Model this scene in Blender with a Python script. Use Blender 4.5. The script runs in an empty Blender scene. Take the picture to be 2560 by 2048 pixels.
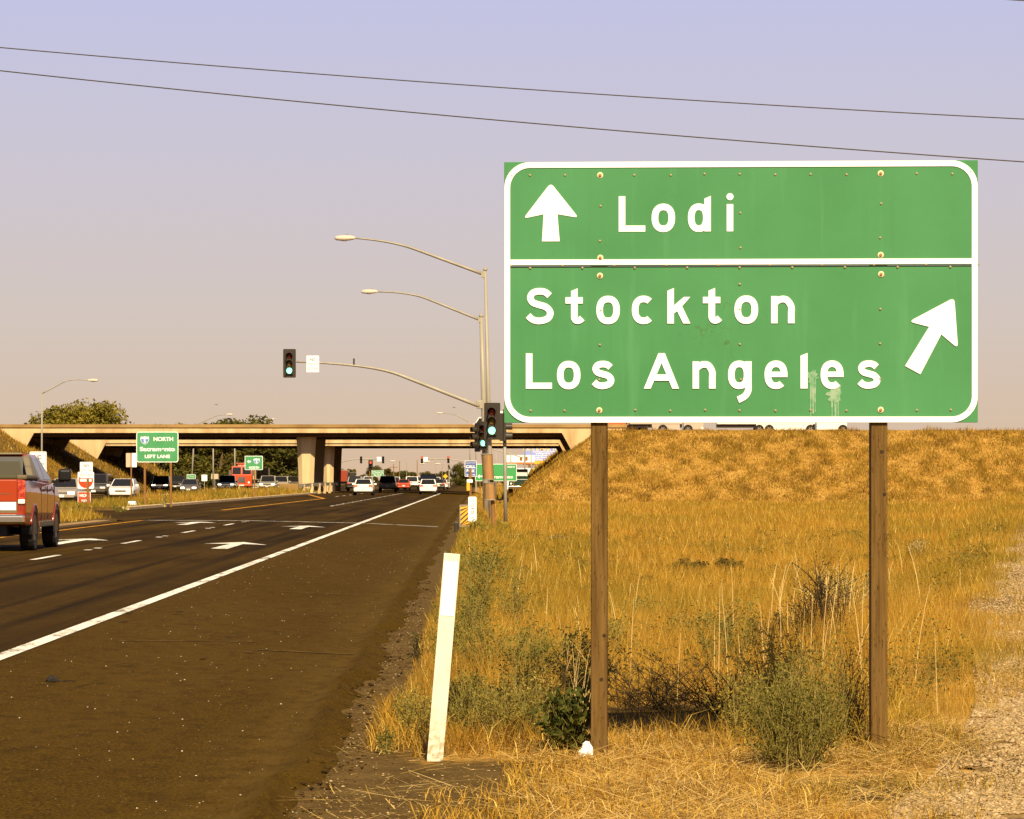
import bpy, math, random
import numpy as np
from mathutils import Vector, Matrix

random.seed(11)
rng = np.random.default_rng(11)
SC = bpy.context.scene
COL = SC.collection
R = math.radians

# ------------------------------------------------------------------ camera
F, HY, CZ = 8400.0, 1200.0, 1.6          # focal length (photo pixels), horizon row, eye height
cam_d = bpy.data.cameras.new('camera')
cam_d.sensor_fit = 'HORIZONTAL'; cam_d.sensor_width = 36.0
cam_d.lens = 36.0 * F / 2560.0
cam_d.shift_y = (HY - 1024.0) / 2560.0
cam_d.clip_start = 0.3; cam_d.clip_end = 30000
cam = bpy.data.objects.new('camera', cam_d); COL.objects.link(cam)
cam.location = (0, 0, CZ); cam.rotation_euler = (R(90), 0, 0)
SC.camera = cam

# ------------------------------------------------------------------ light
SUN_EL = 42.0
SUN_AZ = (-0.17, 1.0)                      # where shadows point on the ground
ln = math.hypot(*SUN_AZ)
sd = Vector((SUN_AZ[0]/ln*math.cos(R(SUN_EL)), SUN_AZ[1]/ln*math.cos(R(SUN_EL)), -math.sin(R(SUN_EL))))
sun_d = bpy.data.lights.new('sun', 'SUN'); sun_d.energy = 5.0; sun_d.angle = R(0.5); sun_d.color = (1.0, 0.83, 0.55)
sun = bpy.data.objects.new('sun', sun_d); COL.objects.link(sun)
sun.rotation_euler = sd.to_track_quat('-Z', 'Y').to_euler(); sun.location = (3, -20, 30)

world = bpy.data.worlds.new('World'); SC.world = world; world.use_nodes = True
wn, wl = world.node_tree.nodes, world.node_tree.links
wn.clear()
w_out = wn.new('ShaderNodeOutputWorld'); w_bg = wn.new('ShaderNodeBackground')
w_sky = wn.new('ShaderNodeTexSky'); w_sky.sky_type = 'NISHITA'; w_sky.sun_disc = False
w_sky.sun_elevation = R(SUN_EL); w_sky.sun_rotation = math.atan2(-sd.x, -sd.y)
w_sky.air_density = 2.0; w_sky.dust_density = 6.0; w_sky.ozone_density = 2.0
w_tc = wn.new('ShaderNodeTexCoord'); w_sep = wn.new('ShaderNodeSeparateXYZ')
w_ramp = wn.new('ShaderNodeValToRGB'); w_mix = wn.new('ShaderNodeMix'); w_mix.data_type = 'RGBA'
wl.new(w_tc.outputs['Generated'], w_sep.inputs[0]); wl.new(w_sep.outputs['Z'], w_ramp.inputs[0])
cr = w_ramp.color_ramp
stops = [(0.0, (.76, .53, .35)), (.016, (.735, .56, .415)), (.05, (.69, .595, .55)), (.09, (.63, .585, .67)),
         (.145, (.545, .555, .81)), (.35, (.28, .295, .44)), (1.0, (.11, .13, .23))]
cr.elements[0].position, cr.elements[0].color = stops[0][0], (*stops[0][1], 1)
cr.elements[1].position, cr.elements[1].color = stops[-1][0], (*stops[-1][1], 1)
for p, c in stops[1:-1]:
    e = cr.elements.new(p); e.color = (*c, 1)
w_gain = wn.new('ShaderNodeVectorMath'); w_gain.operation = 'SCALE'; w_gain.inputs['Scale'].default_value = 6.6
wl.new(w_ramp.outputs[0], w_gain.inputs[0])
w_mix.inputs['Factor'].default_value = 0.93
wl.new(w_sky.outputs[0], w_mix.inputs['A']); wl.new(w_gain.outputs[0], w_mix.inputs['B'])
wl.new(w_mix.outputs['Result'], w_bg.inputs['Color'])
w_bg.inputs['Strength'].default_value = 0.1
wl.new(w_bg.outputs[0], w_out.inputs[0])

SC.view_settings.view_transform = 'Standard'; SC.view_settings.look = 'None'
SC.view_settings.exposure = 0.6; SC.view_settings.gamma = 1.0
SC.render.engine = 'CYCLES'
SC.cycles.use_denoising = True
SC.cycles.max_bounces = 5; SC.cycles.diffuse_bounces = 3; SC.cycles.glossy_bounces = 3
SC.cycles.transparent_max_bounces = 6

# ------------------------------------------------------------------ helpers: coordinates
def P(u, v, Y):                     # photo pixel at a known distance -> world point
    return Vector(((u-1280)*Y/F, Y, CZ-(v-HY)*Y/F))
def X(u, Y): return (u-1280)*Y/F
def Z(v, Y): return CZ-(v-HY)*Y/F
K = 0.0105                          # heading of the road to the left of the view
def RX(s, Y): return s-0.8-K*Y      # s = metres right of the paved edge

def sm(a, b, t):
    t = np.clip((np.asarray(t, dtype=float)-a)/(b-a), 0, 1)
    return t*t*(3-2*t)

def z_road(s):
    s = np.asarray(s, dtype=float)
    return np.interp(s, [-60, -40, -34, -11, -6.8, -3.1, -0.6, 0], [.2, .22, .24, .25, .23, .15, .03, .0])

def z_emb(x, Y):
    s = x+.8+K*Y
    front = (Y-332)/1.9-.85
    back = (470-Y)/1.9
    side = np.where(s > -16, (s-5.1)*.80, (-38.0-s)*.62)
    return np.minimum(np.minimum(front, back), np.minimum(side, 6.75))

def z_ground(x, Y):
    x = np.asarray(x, dtype=float); Y = np.asarray(Y, dtype=float)
    s = x+.8+K*Y
    right = s > 0
    xr = .15*Y-.5
    w = sm(.4, 3.2, s)*(1-sm(xr-2.4, xr+.2, x))
    z = np.where(right, -.95*sm(21, 75, Y)*w, z_road(s)-.008-.05*sm(-.45, -.9, s))
    und = .05*np.sin(x*1.7+Y*.23)*np.sin(Y*.31+x*.4)+.04*np.sin(x*.63-Y*.5)
    z = z+np.where(right, und*sm(.6, 2.5, s)*sm(20, 27, Y), 0)
    z = z+np.where(right, .10*sm(1.4, 3.0, x)*sm(17, 19, Y), 0)
    med = (s < -11.3) & (s > -20.2) & (Y < 113)
    z = np.where(med, np.maximum(z, .30+.10*sm(-11.3, -12.5, s)), z)
    med2 = (s < -15.2) & (s > -20.2) & (Y > 151) & (Y < 345)
    z = np.where(med2, .36, z)
    return np.maximum(z, z_emb(x, Y))

# ------------------------------------------------------------------ helpers: materials
MATS = {}
def mat(name, col, rough=.8, col2=None, scale=4.0, bump=0.0, metal=0.0, emit=0.0, spec=.3, stretch=(1, 1, 1),
        coat=0.0, attr=False, detail=6.0, lo=.35, hi=.65, bscale=None, transl=0.0):
    m = bpy.data.materials.new(name); m.use_nodes = True; MATS[name] = m
    nt = m.node_tree; b = nt.nodes['Principled BSDF']
    b.inputs['Roughness'].default_value = rough; b.inputs['Metallic'].default_value = metal
    b.inputs['Specular IOR Level'].default_value = spec
    b.inputs['Coat Weight'].default_value = coat; b.inputs['Coat Roughness'].default_value = .08
    b.inputs['Base Color'].default_value = (*col, 1)
    if emit:
        b.inputs['Emission Color'].default_value = (*col, 1); b.inputs['Emission Strength'].default_value = emit
    def noise_tex(sc_, st):
        tc = nt.nodes.new('ShaderNodeTexCoord'); mp = nt.nodes.new('ShaderNodeMapping')
        mp.inputs['Scale'].default_value = st
        n = nt.nodes.new('ShaderNodeTexNoise'); n.inputs['Scale'].default_value = sc_; n.inputs['Detail'].default_value = detail
        nt.links.new(tc.outputs['Object'], mp.inputs[0]); nt.links.new(mp.outputs[0], n.inputs['Vector'])
        return n
    if attr:
        a = nt.nodes.new('ShaderNodeAttribute'); a.attribute_name = 'Col'
        nt.links.new(a.outputs['Color'], b.inputs['Base Color'])
    elif col2 is not None:
        n = noise_tex(scale, stretch)
        rp = nt.nodes.new('ShaderNodeValToRGB')
        rp.color_ramp.elements[0].position = lo; rp.color_ramp.elements[0].color = (*col, 1)
        rp.color_ramp.elements[1].position = hi; rp.color_ramp.elements[1].color = (*col2, 1)
        nt.links.new(n.outputs[0], rp.inputs[0]); nt.links.new(rp.outputs[0], b.inputs['Base Color'])
    if bump:
        n2 = noise_tex(bscale or scale*3, stretch)
        bp = nt.nodes.new('ShaderNodeBump'); bp.inputs['Strength'].default_value = bump; bp.inputs['Distance'].default_value = .02
        nt.links.new(n2.outputs[0], bp.inputs['Height']); nt.links.new(bp.outputs[0], b.inputs['Normal'])
    if transl:
        tr = nt.nodes.new('ShaderNodeBsdfTranslucent'); mx = nt.nodes.new('ShaderNodeMixShader')
        mx.inputs[0].default_value = transl
        src = b.inputs['Base Color'].links[0].from_socket if b.inputs['Base Color'].links else None
        if src: nt.links.new(src, tr.inputs[0])
        else: tr.inputs[0].default_value = (*col, 1)
        nt.links.new(b.outputs[0], mx.inputs[1]); nt.links.new(tr.outputs[0], mx.inputs[2])
        nt.links.new(mx.outputs[0], nt.nodes['Material Output'].inputs[0])
    return m

class NB:                                  # tiny node-building helper
    def __init__(s, m): s.m = m; s.nt = m.node_tree; s.b = s.nt.nodes['Principled BSDF']
    def n(s, t, **kw):
        x = s.nt.nodes.new(t)
        for k, v in kw.items(): setattr(x, k, v)
        return x
    def l(s, a, b): s.nt.links.new(a, b)
    def val(s, x, i): return x.inputs[i]
    def math(s, op, a, b=None, clamp=False):
        x = s.n('ShaderNodeMath', operation=op); x.use_clamp = clamp
        for i, q in enumerate((a, b)):
            if q is None: continue
            if isinstance(q, (int, float)): x.inputs[i].default_value = q
            else: s.l(q, x.inputs[i])
        return x.outputs[0]
    def noise(s, vec, scale, detail=5, rough=.55):
        x = s.n('ShaderNodeTexNoise'); x.inputs['Scale'].default_value = scale; x.inputs['Detail'].default_value = detail
        x.inputs['Roughness'].default_value = rough
        s.l(vec, x.inputs['Vector']); return x.outputs[0]
    def ramp(s, fac, a, b):
        x = s.n('ShaderNodeMapRange'); x.clamp = True
        x.inputs['From Min'].default_value = a; x.inputs['From Max'].default_value = b
        s.l(fac, x.inputs['Value']); return x.outputs[0]
    def mix(s, fac, a, b, mode='MIX'):
        x = s.n('ShaderNodeMix', data_type='RGBA', blend_type=mode)
        for nm, q in (('Factor', fac), ('A', a), ('B', b)):
            if isinstance(q, (int, float)): x.inputs[nm].default_value = q
            elif isinstance(q, tuple): x.inputs[nm].default_value = (*q, 1)
            else: s.l(q, x.inputs[nm])
        return x.outputs['Result']
    def obj(s, scale=(1, 1, 1)):
        tc = s.n('ShaderNodeTexCoord'); mp = s.n('ShaderNodeMapping'); mp.inputs['Scale'].default_value = scale
        s.l(tc.outputs['Object'], mp.inputs[0]); return mp.outputs[0]
    def bump(s, h, strength, dist=.01):
        x = s.n('ShaderNodeBump'); x.inputs['Strength'].default_value = strength; x.inputs['Distance'].default_value = dist
        s.l(h, x.inputs['Height']); s.l(x.outputs[0], s.b.inputs['Normal'])

# --- asphalt: object x is metres from the paved edge, object y runs along the road
def asphalt(name):
    m = mat(name, (.05, .03, .01), rough=.95, spec=.03); q = NB(m)
    co = q.obj(); sp = q.n('ShaderNodeSeparateXYZ'); q.l(co, sp.inputs[0]); sx = sp.outputs['X']
    grain = q.noise(q.obj((1, .6, 1)), 55, 3)
    speck = q.noise(q.obj((1, .5, 1)), 30, 2, .4)
    big = q.noise(q.obj((.9, .12, 1)), .8, 5)
    streak = q.noise(q.obj((3.2, .03, 1)), 1.0, 4)
    mott = q.noise(q.obj((1, .4, 1)), 7, 6, .65); fineg = q.noise(q.obj((1, .5, 1)), 140, 2, .5)
    c = q.mix(q.ramp(q.math('ADD', q.math('MULTIPLY', grain, .6), q.math('MULTIPLY', fineg, .4)), .40, .60), (.032, .0158, .0004), (.092, .0500, .0026))
    lane = q.ramp(sx, -3.25, -2.95)                                     # shoulder is older and lighter than the lane
    c = q.mix(lane, q.mix(q.ramp(big, .3, .7), (.033, .0165, .0010), (.047, .0240, .0018)), c)
    c = q.mix(q.math('MULTIPLY', q.ramp(big, .42, .70), .6), c, (.086, .047, .0055))
    c = q.mix(q.math('MULTIPLY', q.ramp(streak, .52, .66), q.ramp(sx, -3.0, -3.6)), c, (.021, .0108, .0006))
    c = q.mix(q.math('MULTIPLY', q.ramp(mott, .48, .66), .45), c, (.024, .0122, .0008))
    vo = q.n('ShaderNodeTexVoronoi', feature='DISTANCE_TO_EDGE'); vo.inputs['Scale'].default_value = .55
    wv = q.n('ShaderNodeVectorMath', operation='ADD'); nz = q.n('ShaderNodeTexNoise'); nz.inputs['Scale'].default_value = 2.5; q.l(q.obj(), nz.inputs['Vector'])
    q.l(q.obj((1, .45, 1)), wv.inputs[0]); q.l(nz.outputs['Color'], wv.inputs[1]); q.l(wv.outputs[0], vo.inputs['Vector'])
    crk = q.math('MULTIPLY', q.ramp(vo.outputs['Distance'], .010, .003), q.ramp(q.noise(q.obj(), .5, 3), .52, .60))
    c = q.mix(q.math('MULTIPLY', crk, .7), c, (.012, .006, .0006))
    # rubber in the wheel paths
    for pos, wd in ((-3.75, .22), (-4.15, .12), (-5.75, .30), (-7.6, .28), (-9.4, .3)):
        d = q.math('ABSOLUTE', q.math('ADD', sx, -pos))
        f = q.math('MULTIPLY', q.ramp(d, wd, wd*.2), q.ramp(streak, .30, .62))
        c = q.mix(q.math('MULTIPLY', f, .75), c, (.011, .0058, .0005))
    # pale aggregate and dust
    c = q.mix(q.math('MULTIPLY', q.ramp(speck, .68, .76), .35), c, (.24, .145, .045))
    fine = q.noise(q.obj((1, .45, 1)), 6, 6, .7)
    dusty = q.math('MULTIPLY', q.ramp(sx, -.9, -.35), q.math('MULTIPLY', q.ramp(sx, -.22, -.32), q.ramp(fine, .36, .58)))
    c = q.mix(q.math('MULTIPLY', dusty, .40), c, (.125, .074, .014))
    q.l(c, q.b.inputs['Base Color']); q.bump(grain, .35, .006)
    return m
ASPHALT = asphalt('asphalt')

def worn_paint(name, col, thr=.36):
    m = mat(name, col, rough=.9, spec=.04); q = NB(m)
    n1 = q.noise(q.obj(), 18, 6, .7); n2 = q.noise(q.obj((1, .25, 1)), 3, 4)
    f = q.ramp(q.math('ADD', q.math('MULTIPLY', n1, .6), q.math('MULTIPLY', n2, .4)), thr, thr+.08)
    q.l(q.mix(f, (.052, .028, .004), col), q.b.inputs['Base Color']); return m
PAINT_W = worn_paint('road_paint_white', (.80, .74, .62), .41)
PAINT_Y = worn_paint('road_paint_yellow', (.56, .25, .028), .40)

def ground_mat(name):
    m = mat(name, (.3, .18, .05), rough=.95, spec=.05); q = NB(m)
    co = q.obj()
    n1 = q.noise(co, .35, 6); n2 = q.noise(co, 3.0, 6, .65); n3 = q.noise(co, 40, 3); n4 = q.noise(co, 9, 4)
    c = q.mix(q.ramp(n1, .35, .65), (.36, .185, .030), (.44, .25, .055))
    c = q.mix(q.math('MULTIPLY', q.ramp(n2, .48, .66), .7), c, (.18, .09, .017))
    c = q.mix(q.math('MULTIPLY', q.ramp(n3, .5, .75), .6), c, (.58, .37, .11))
    # bare soil along the paved edge, round the near posts and beside the track; its colour also darkens the sign's shadow
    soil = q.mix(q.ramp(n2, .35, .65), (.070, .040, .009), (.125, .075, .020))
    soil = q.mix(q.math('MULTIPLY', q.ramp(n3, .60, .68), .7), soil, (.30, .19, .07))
    sp = q.n('ShaderNodeSeparateXYZ'); q.l(co, sp.inputs[0]); x, y = sp.outputs['X'], sp.outputs['Y']
    s_ = q.math('ADD', q.math('ADD', x, q.math('MULTIPLY', y, .0105)), .8)
    wob_ = q.math('MULTIPLY', q.math('ADD', n4, -.5), .9)
    edge = q.ramp(q.math('ADD', s_, wob_), .62, .38)
    pad = q.math('MULTIPLY', q.ramp(q.math('ADD', x, wob_), .30, .06), q.ramp(q.math('ADD', y, q.math('MULTIPLY', wob_, 1.5)), 19.4, 18.9))
    dv = q.n('ShaderNodeVectorMath', operation='DISTANCE'); q.l(q.obj((1, .6, 0)), dv.inputs[0]); dv.inputs[1].default_value = (1.8, 10.35, 0)
    spot = q.ramp(q.math('ADD', dv.outputs['Value'], wob_), .48, .30)
    zone = q.math('MULTIPLY', q.math('MULTIPLY', q.ramp(q.math('ADD', x, wob_), .25, .45), q.ramp(q.math('ADD', x, wob_), 1.75, 1.5)), q.math('MULTIPLY', q.ramp(y, 20.5, 20.9), q.ramp(y, 23.8, 23.3)))  # dark ground colour laid where the big sign's shadow falls, deepening it
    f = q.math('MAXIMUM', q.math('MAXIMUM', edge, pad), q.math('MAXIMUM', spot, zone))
    c = q.mix(f, c, soil)  # bare soil, and the same colour darkening the big sign's shadow
    q.l(c, q.b.inputs['Base Color']); q.bump(q.math('ADD', q.math('MULTIPLY', n2, q.math('SUBTRACT', 1.0, f)), q.math('MULTIPLY', n3, .3)), .6, .05); return m
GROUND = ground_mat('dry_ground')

CONC = mat('concrete_pale', (.40, .265, .115), .9, (.62, .445, .225), scale=.9, bump=.15, bscale=6, stretch=(1, 1, .22), lo=.3, hi=.62)
CONC_C = mat('concrete_column', (.52, .37, .18), .9, (.66, .49, .26), scale=.8, bump=.12, bscale=6, stretch=(1, 1, .3), lo=.3, hi=.6)
CONC_D = mat('concrete_weathered', (.23, .13, .037), .9, (.38, .235, .08), scale=.3, bump=.15, bscale=6, stretch=(1, 1, .3), lo=.3, hi=.7)
CONC_SHADE = mat('concrete_shade', (.10, .050, .018), .95, (.13, .068, .026), scale=.3)  # concrete darkened in colour to stand for shade below the decks
STEEL = mat('galvanized_steel', (.26, .23, .17), .5, (.33, .295, .22), scale=2, metal=.0, stretch=(1, 1, .3), spec=.5)
STEEL_D = mat('rusty_sheet', (.22, .14, .06), .6, (.36, .19, .06), scale=3, stretch=(2, 2, .25), lo=.4, hi=.6)
BLACK = mat('black_paint', (.030, .022, .012), .5, spec=.4)
BLACKP = mat('black_plastic', (.012, .011, .010), .35)
WHITE = mat('white_reflective', (.88, .88, .84), .55)
WHITE_S = mat('white_sheeting', (.86, .87, .84), .5, (.80, .79, .72), scale=1.2, lo=.55, hi=.8)
GREEN_S = mat('green_sheeting_small', (.06, .27, .10), .5, (.075, .30, .115), scale=2)
GREEN_DK = mat('green_sheeting_deep', (.06, .34, .10), .5)
BLUE_S = mat('blue_sheeting', (.08, .12, .30), .5)
BLUE_SH = mat('shield_blue', (.14, .24, .52), .5)
RED_S = mat('red_sheeting', (.52, .055, .012), .5)
LEGEND = mat('black_legend', (.10, .06, .025), .6)
YELLOW = mat('yellow_panel', (.80, .42, .03), .5)
RUSTPOST = mat('brown_post', (.19, .085, .020), .8, (.27, .13, .036), scale=4, stretch=(4, 4, .3))
GLASS = mat('dark_glass', (.014, .012, .009), .06, spec=.6)
TYRE = mat('tyre_rubber', (.020, .016, .011), .8)
RIM = mat('wheel_alloy', (.45, .40, .30), .35, metal=.7)
CHROME = mat('chrome', (.75, .70, .58), .18, metal=1.0)
TAIL = mat('tail_lamp_red', (.66, .085, .035), .2, spec=.8)
LAMP = mat('head_lamp', (.85, .82, .70), .1)
LAMP_ON = mat('head_lamp_lit', (1.0, .90, .66), .3, emit=3.0)
SIG_G = mat('signal_green_lit', (.30, 1.0, .62), .3, emit=1.5)
SIG_R = mat('signal_red_lit', (1.0, .10, .03), .3, emit=1.2)
SIG_RO = mat('signal_red_off', (.16, .018, .008), .3)
SIG_YO = mat('signal_amber_off', (.20, .12, .03), .3)
SIG_OFF = mat('signal_dark_lens', (.03, .025, .012), .3)
BARK = mat('bark', (.10, .065, .03), .9, (.17, .11, .05), scale=5, stretch=(3, 3, .5))
LEAF = mat('foliage', (.1, .1, .03), .7, attr=True, spec=.15, transl=.25)
GRASS = mat('dry_grass', (.4, .25, .06), .8, attr=True, spec=.1, transl=.15)
TWIG = mat('dead_twigs', (.035, .020, .008), .9)
WIRE = mat('wire', (.055, .042, .016), .6)

# ------------------------------------------------------------------ helpers: meshes and objects
def link(o, parent=None):
    COL.objects.link(o)
    if parent is not None: o.parent = parent
    return o
def thing(name, label, cat, loc=(0, 0, 0), rz=0.0, group=None):
    o = bpy.data.objects.new(name, None); link(o); o.empty_display_size = .2
    o.location = loc; o.rotation_euler = (0, 0, rz)
    return tag(o, label, cat, group)
def tag(o, label, cat, group=None):
    o['label'] = label; o['category'] = cat
    if group: o['group'] = group
    return o

class MB:
    def __init__(s): s.v = []; s.f = []
    def add(s, vs, fs):
        n = len(s.v); s.v += [tuple(p) for p in vs]; s.f += [tuple(i+n for i in f) for f in fs]; return s
    def box(s, x0, x1, y0, y1, z0, z1, m=None):
        vs = [(x0, y0, z0), (x1, y0, z0), (x1, y1, z0), (x0, y1, z0), (x0, y0, z1), (x1, y0, z1), (x1, y1, z1), (x0, y1, z1)]
        if m is not None: vs = [m @ Vector(p) for p in vs]
        return s.add(vs, [(0, 3, 2, 1), (4, 5, 6, 7), (0, 1, 5, 4), (1, 2, 6, 5), (2, 3, 7, 6), (3, 0, 4, 7)])
    def xz(s, poly, y0, y1):               # outline in x-z, pushed from y0 (front) to y1
        n = len(poly)
        vs = [(p[0], y0, p[1]) for p in poly]+[(p[0], y1, p[1]) for p in poly]
        fs = [tuple(range(n)), tuple(range(2*n-1, n-1, -1))]+[(i, n+i, n+(i+1) % n, (i+1) % n) for i in range(n)]
        return s.add(vs, fs)
    def yz(s, poly, x0, x1):
        n = len(poly)
        vs = [(x0, p[0], p[1]) for p in poly]+[(x1, p[0], p[1]) for p in poly]
        fs = [tuple(range(n)), tuple(range(2*n-1, n-1, -1))]+[(i, n+i, n+(i+1) % n, (i+1) % n) for i in range(n)]
        return s.add(vs, fs)
    def rings(s, rs, cap=True, closed=True):
        n = len(rs[0]); vs = [p for r in rs for p in r]; fs = []
        for k in range(len(rs)-1):
            for i in range(n if closed else n-1):
                j = (i+1) % n
                fs.append((k*n+i, k*n+j, (k+1)*n+j, (k+1)*n+i))
        if cap: fs += [tuple(range(n-1, -1, -1)), tuple(range((len(rs)-1)*n, len(rs)*n))]
        return s.add(vs, fs)
    def tube(s, pts, r, n=8, cap=True):
        pts = [Vector(p) for p in pts]
        rr = r if isinstance(r, (list, tuple)) else [r]*len(pts)
        rs = []
        d = (pts[1]-pts[0]).normalized()
        up = Vector((0, 0, 1)) if abs(d.z) < .9 else Vector((1, 0, 0))
        a = d.cross(up).normalized()
        for i, p in enumerate(pts):
            d = (pts[min(i+1, len(pts)-1)]-pts[max(i-1, 0)]).normalized()
            a = (a-d*a.dot(d)).normalized(); b = d.cross(a)
            rs.append([p+(a*math.cos(2*math.pi*k/n)+b*math.sin(2*math.pi*k/n))*rr[i] for k in range(n)])
        return s.rings(rs, cap)
    def lathe(s, prof, n=16, axis='z', c=(0, 0, 0)):
        rs = []
        for (r, h) in prof:
            ring = []
            for k in range(n):
                a = 2*math.pi*k/n; p = (r*math.cos(a), r*math.sin(a))
                q = {'z': (p[0], p[1], h), 'x': (h, p[0], p[1]), 'y': (p[0], h, p[1])}[axis]
                ring.append((q[0]+c[0], q[1]+c[1], q[2]+c[2]))
            rs.append(ring)
        return s.rings(rs)
    def ribbon(s, pts, w, y0, y1, closed=False):   # stroke of width w in the x-z plane
        n = len(pts); L = []
        for i in range(n):
            a = pts[(i-1) % n] if (closed or i > 0) else pts[i]
            b = pts[(i+1) % n] if (closed or i < n-1) else pts[i]
            dx, dz = b[0]-a[0], b[1]-a[1]; l = math.hypot(dx, dz) or 1
            nx, nz = -dz/l, dx/l; p = pts[i]
            L.append([(p[0]+nx*w/2, y0, p[1]+nz*w/2), (p[0]-nx*w/2, y0, p[1]-nz*w/2),
                      (p[0]-nx*w/2, y1, p[1]-nz*w/2), (p[0]+nx*w/2, y1, p[1]+nz*w/2)])
        if closed: L.append(L[0])
        return s.rings(L, cap=not closed)
    def mesh(s, name, m=None, smooth=False):
        me = bpy.data.meshes.new(name); me.from_pydata(s.v, [], s.f); me.update()
        if m: me.materials.append(m)
        if smooth:
            me.polygons.foreach_set('use_smooth', [True]*len(me.polygons))
        return me
    def build(s, name, m, parent=None, smooth=False, bevel=0.0, loc=None, seg=2):
        import bmesh
        me = s.mesh(name, m, smooth)
        bm = bmesh.new(); bm.from_mesh(me); bmesh.ops.recalc_face_normals(bm, faces=bm.faces); bm.to_mesh(me); bm.free()
        o = link(bpy.data.objects.new(name, me), parent)
        if loc is not None: o.location = loc
        if bevel:
            b = o.modifiers.new('bevel', 'BEVEL'); b.width = bevel; b.segments = seg; b.limit_method = 'ANGLE'; b.angle_limit = R(35)
        return o
def obj(name, me, parent=None, loc=(0, 0, 0), rot=(0, 0, 0), scale=(1, 1, 1)):
    o = link(bpy.data.objects.new(name, me), parent); o.location = loc; o.rotation_euler = rot; o.scale = scale; return o
def rrect(x0, x1, z0, z1, r, n=6):
    p = []
    for cx, cz, a0 in ((x1-r, z1-r, 0), (x0+r, z1-r, 90), (x0+r, z0+r, 180), (x1-r, z0+r, 270)):
        for k in range(n+1):
            a = R(a0+90*k/n); p.append((cx+r*math.cos(a), cz+r*math.sin(a)))
    return p
def disc(cx, cz, r, n=20): return [(cx+r*math.cos(2*math.pi*k/n), cz+r*math.sin(2*math.pi*k/n)) for k in range(n)]
def frame_ring(mb, outer, inner, y0, y1):   # flat ring between two outlines with the same count
    n = len(outer)
    vs = [(p[0], y0, p[1]) for p in outer]+[(p[0], y0, p[1]) for p in inner]+[(p[0], y1, p[1]) for p in outer]+[(p[0], y1, p[1]) for p in inner]
    fs = []
    for i in range(n):
        j = (i+1) % n
        fs += [(i, j, n+j, n+i), (2*n+i, 3*n+i, 3*n+j, 2*n+j), (i, 2*n+i, 2*n+j, j), (n+i, n+j, 3*n+j, 3*n+i)]
    return mb.add(vs, fs)
def np_mesh(name, verts, faces, m, cols=None):       # faces: (n,3) or (n,4) array
    me = bpy.data.meshes.new(name); verts = np.asarray(verts, dtype=np.float32); faces = np.asarray(faces, dtype=np.int32)
    k = faces.shape[1]
    me.vertices.add(len(verts)); me.vertices.foreach_set('co', verts.ravel())
    me.loops.add(faces.size); me.loops.foreach_set('vertex_index', faces.ravel())
    me.polygons.add(len(faces)); me.polygons.foreach_set('loop_start', np.arange(0, faces.size, k, dtype=np.int32))
    me.polygons.foreach_set('loop_total', np.full(len(faces), k, dtype=np.int32))
    if cols is not None:
        a = me.color_attributes.new('Col', 'FLOAT_COLOR', 'POINT')
        c4 = np.ones((len(verts), 4), dtype=np.float32); c4[:, :3] = cols
        a.data.foreach_set('color', c4.ravel())
    me.update(calc_edges=True); me.validate()
    if m: me.materials.append(m)
    return me
_caph = {}
def text(body, cap, x, z, y, m, parent, width=None, bold=.0, name='lettering', spacing=1.0, rot=0.0, label=None):
    cu = bpy.data.curves.new('t', 'FONT'); cu.body = body; cu.size = 1.0; cu.offset = bold; cu.extrude = .0; cu.space_character = spacing
    cu.align_x = 'LEFT'
    o = bpy.data.objects.new('t', cu); me = bpy.data.meshes.new_from_object(o)
    bpy.data.objects.remove(o); bpy.data.curves.remove(cu)
    n = len(me.vertices); co = np.empty(n*3, dtype=np.float32); me.vertices.foreach_get('co', co); co = co.reshape(-1, 3)
    k = cap/.73
    w0, w1 = co[:, 0].min(), co[:, 0].max()
    kx = (width/(w1-w0)) if width else k
    px = (co[:, 0]-(w0+w1)/2)*kx; pz = (co[:, 1])*k - cap/2
    c, s_ = math.cos(rot), math.sin(rot)
    out = np.stack([x+px*c-pz*s_, np.full(n, y), z+px*s_+pz*c], 1).astype(np.float32)
    me.vertices.foreach_set('co', out.ravel()); me.update(); me.materials.clear(); me.materials.append(m); me.name = name
    o = link(bpy.data.objects.new(name, me), parent)
    if label: o['label'] = label
    return o
def structure(o): o['kind'] = 'structure'; return o
def stuff(o): o['kind'] = 'stuff'; return o

# ================================================================== GROUND AND ROADS
def grid(name, xs_of_row, Ys, zf, m):
    nx = len(xs_of_row(Ys[0])); V = []
    for Y in Ys:
        xs = xs_of_row(Y); V.append(np.stack([xs, np.full(nx, Y), zf(xs, np.full(nx, Y))], 1))
    V = np.concatenate(V); ny = len(Ys)
    i = np.arange(ny-1)[:, None]*nx+np.arange(nx-1)[None, :]; i = i.ravel()
    me = np_mesh(name, V, np.stack([i, i+1, i+nx+1, i+nx], 1), m)
    me.polygons.foreach_set('use_smooth', [True]*len(me.polygons))
    return link(bpy.data.objects.new(name, me))
Ys = np.concatenate([np.linspace(-60, 12, 10), np.linspace(12.5, 48, 170), np.geomspace(48.6, 112, 40), [112.9, 113.1], np.geomspace(114, 150.9, 14), [151.1],
                     np.geomspace(153, 325, 50), np.linspace(328, 352, 34), np.linspace(355, 475, 60), np.geomspace(485, 9000, 26)])
s_near = np.concatenate([-np.geomspace(4000, 62, 22), np.linspace(-60, -36, 32), np.linspace(-35, -20.6, 10), [-20.21, -20.19, -18, -15.8, -15.21, -15.19, -14, -12.5, -11.8, -11.31, -11.29, -8, -4, -1, -.7, -.5, -.3, -.15, -.02, .02],
                         np.linspace(.1, 5.2, 44), np.linspace(5.4, 15, 32), np.geomspace(15.5, 70, 34), np.geomspace(75, 4000, 22)])
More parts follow.
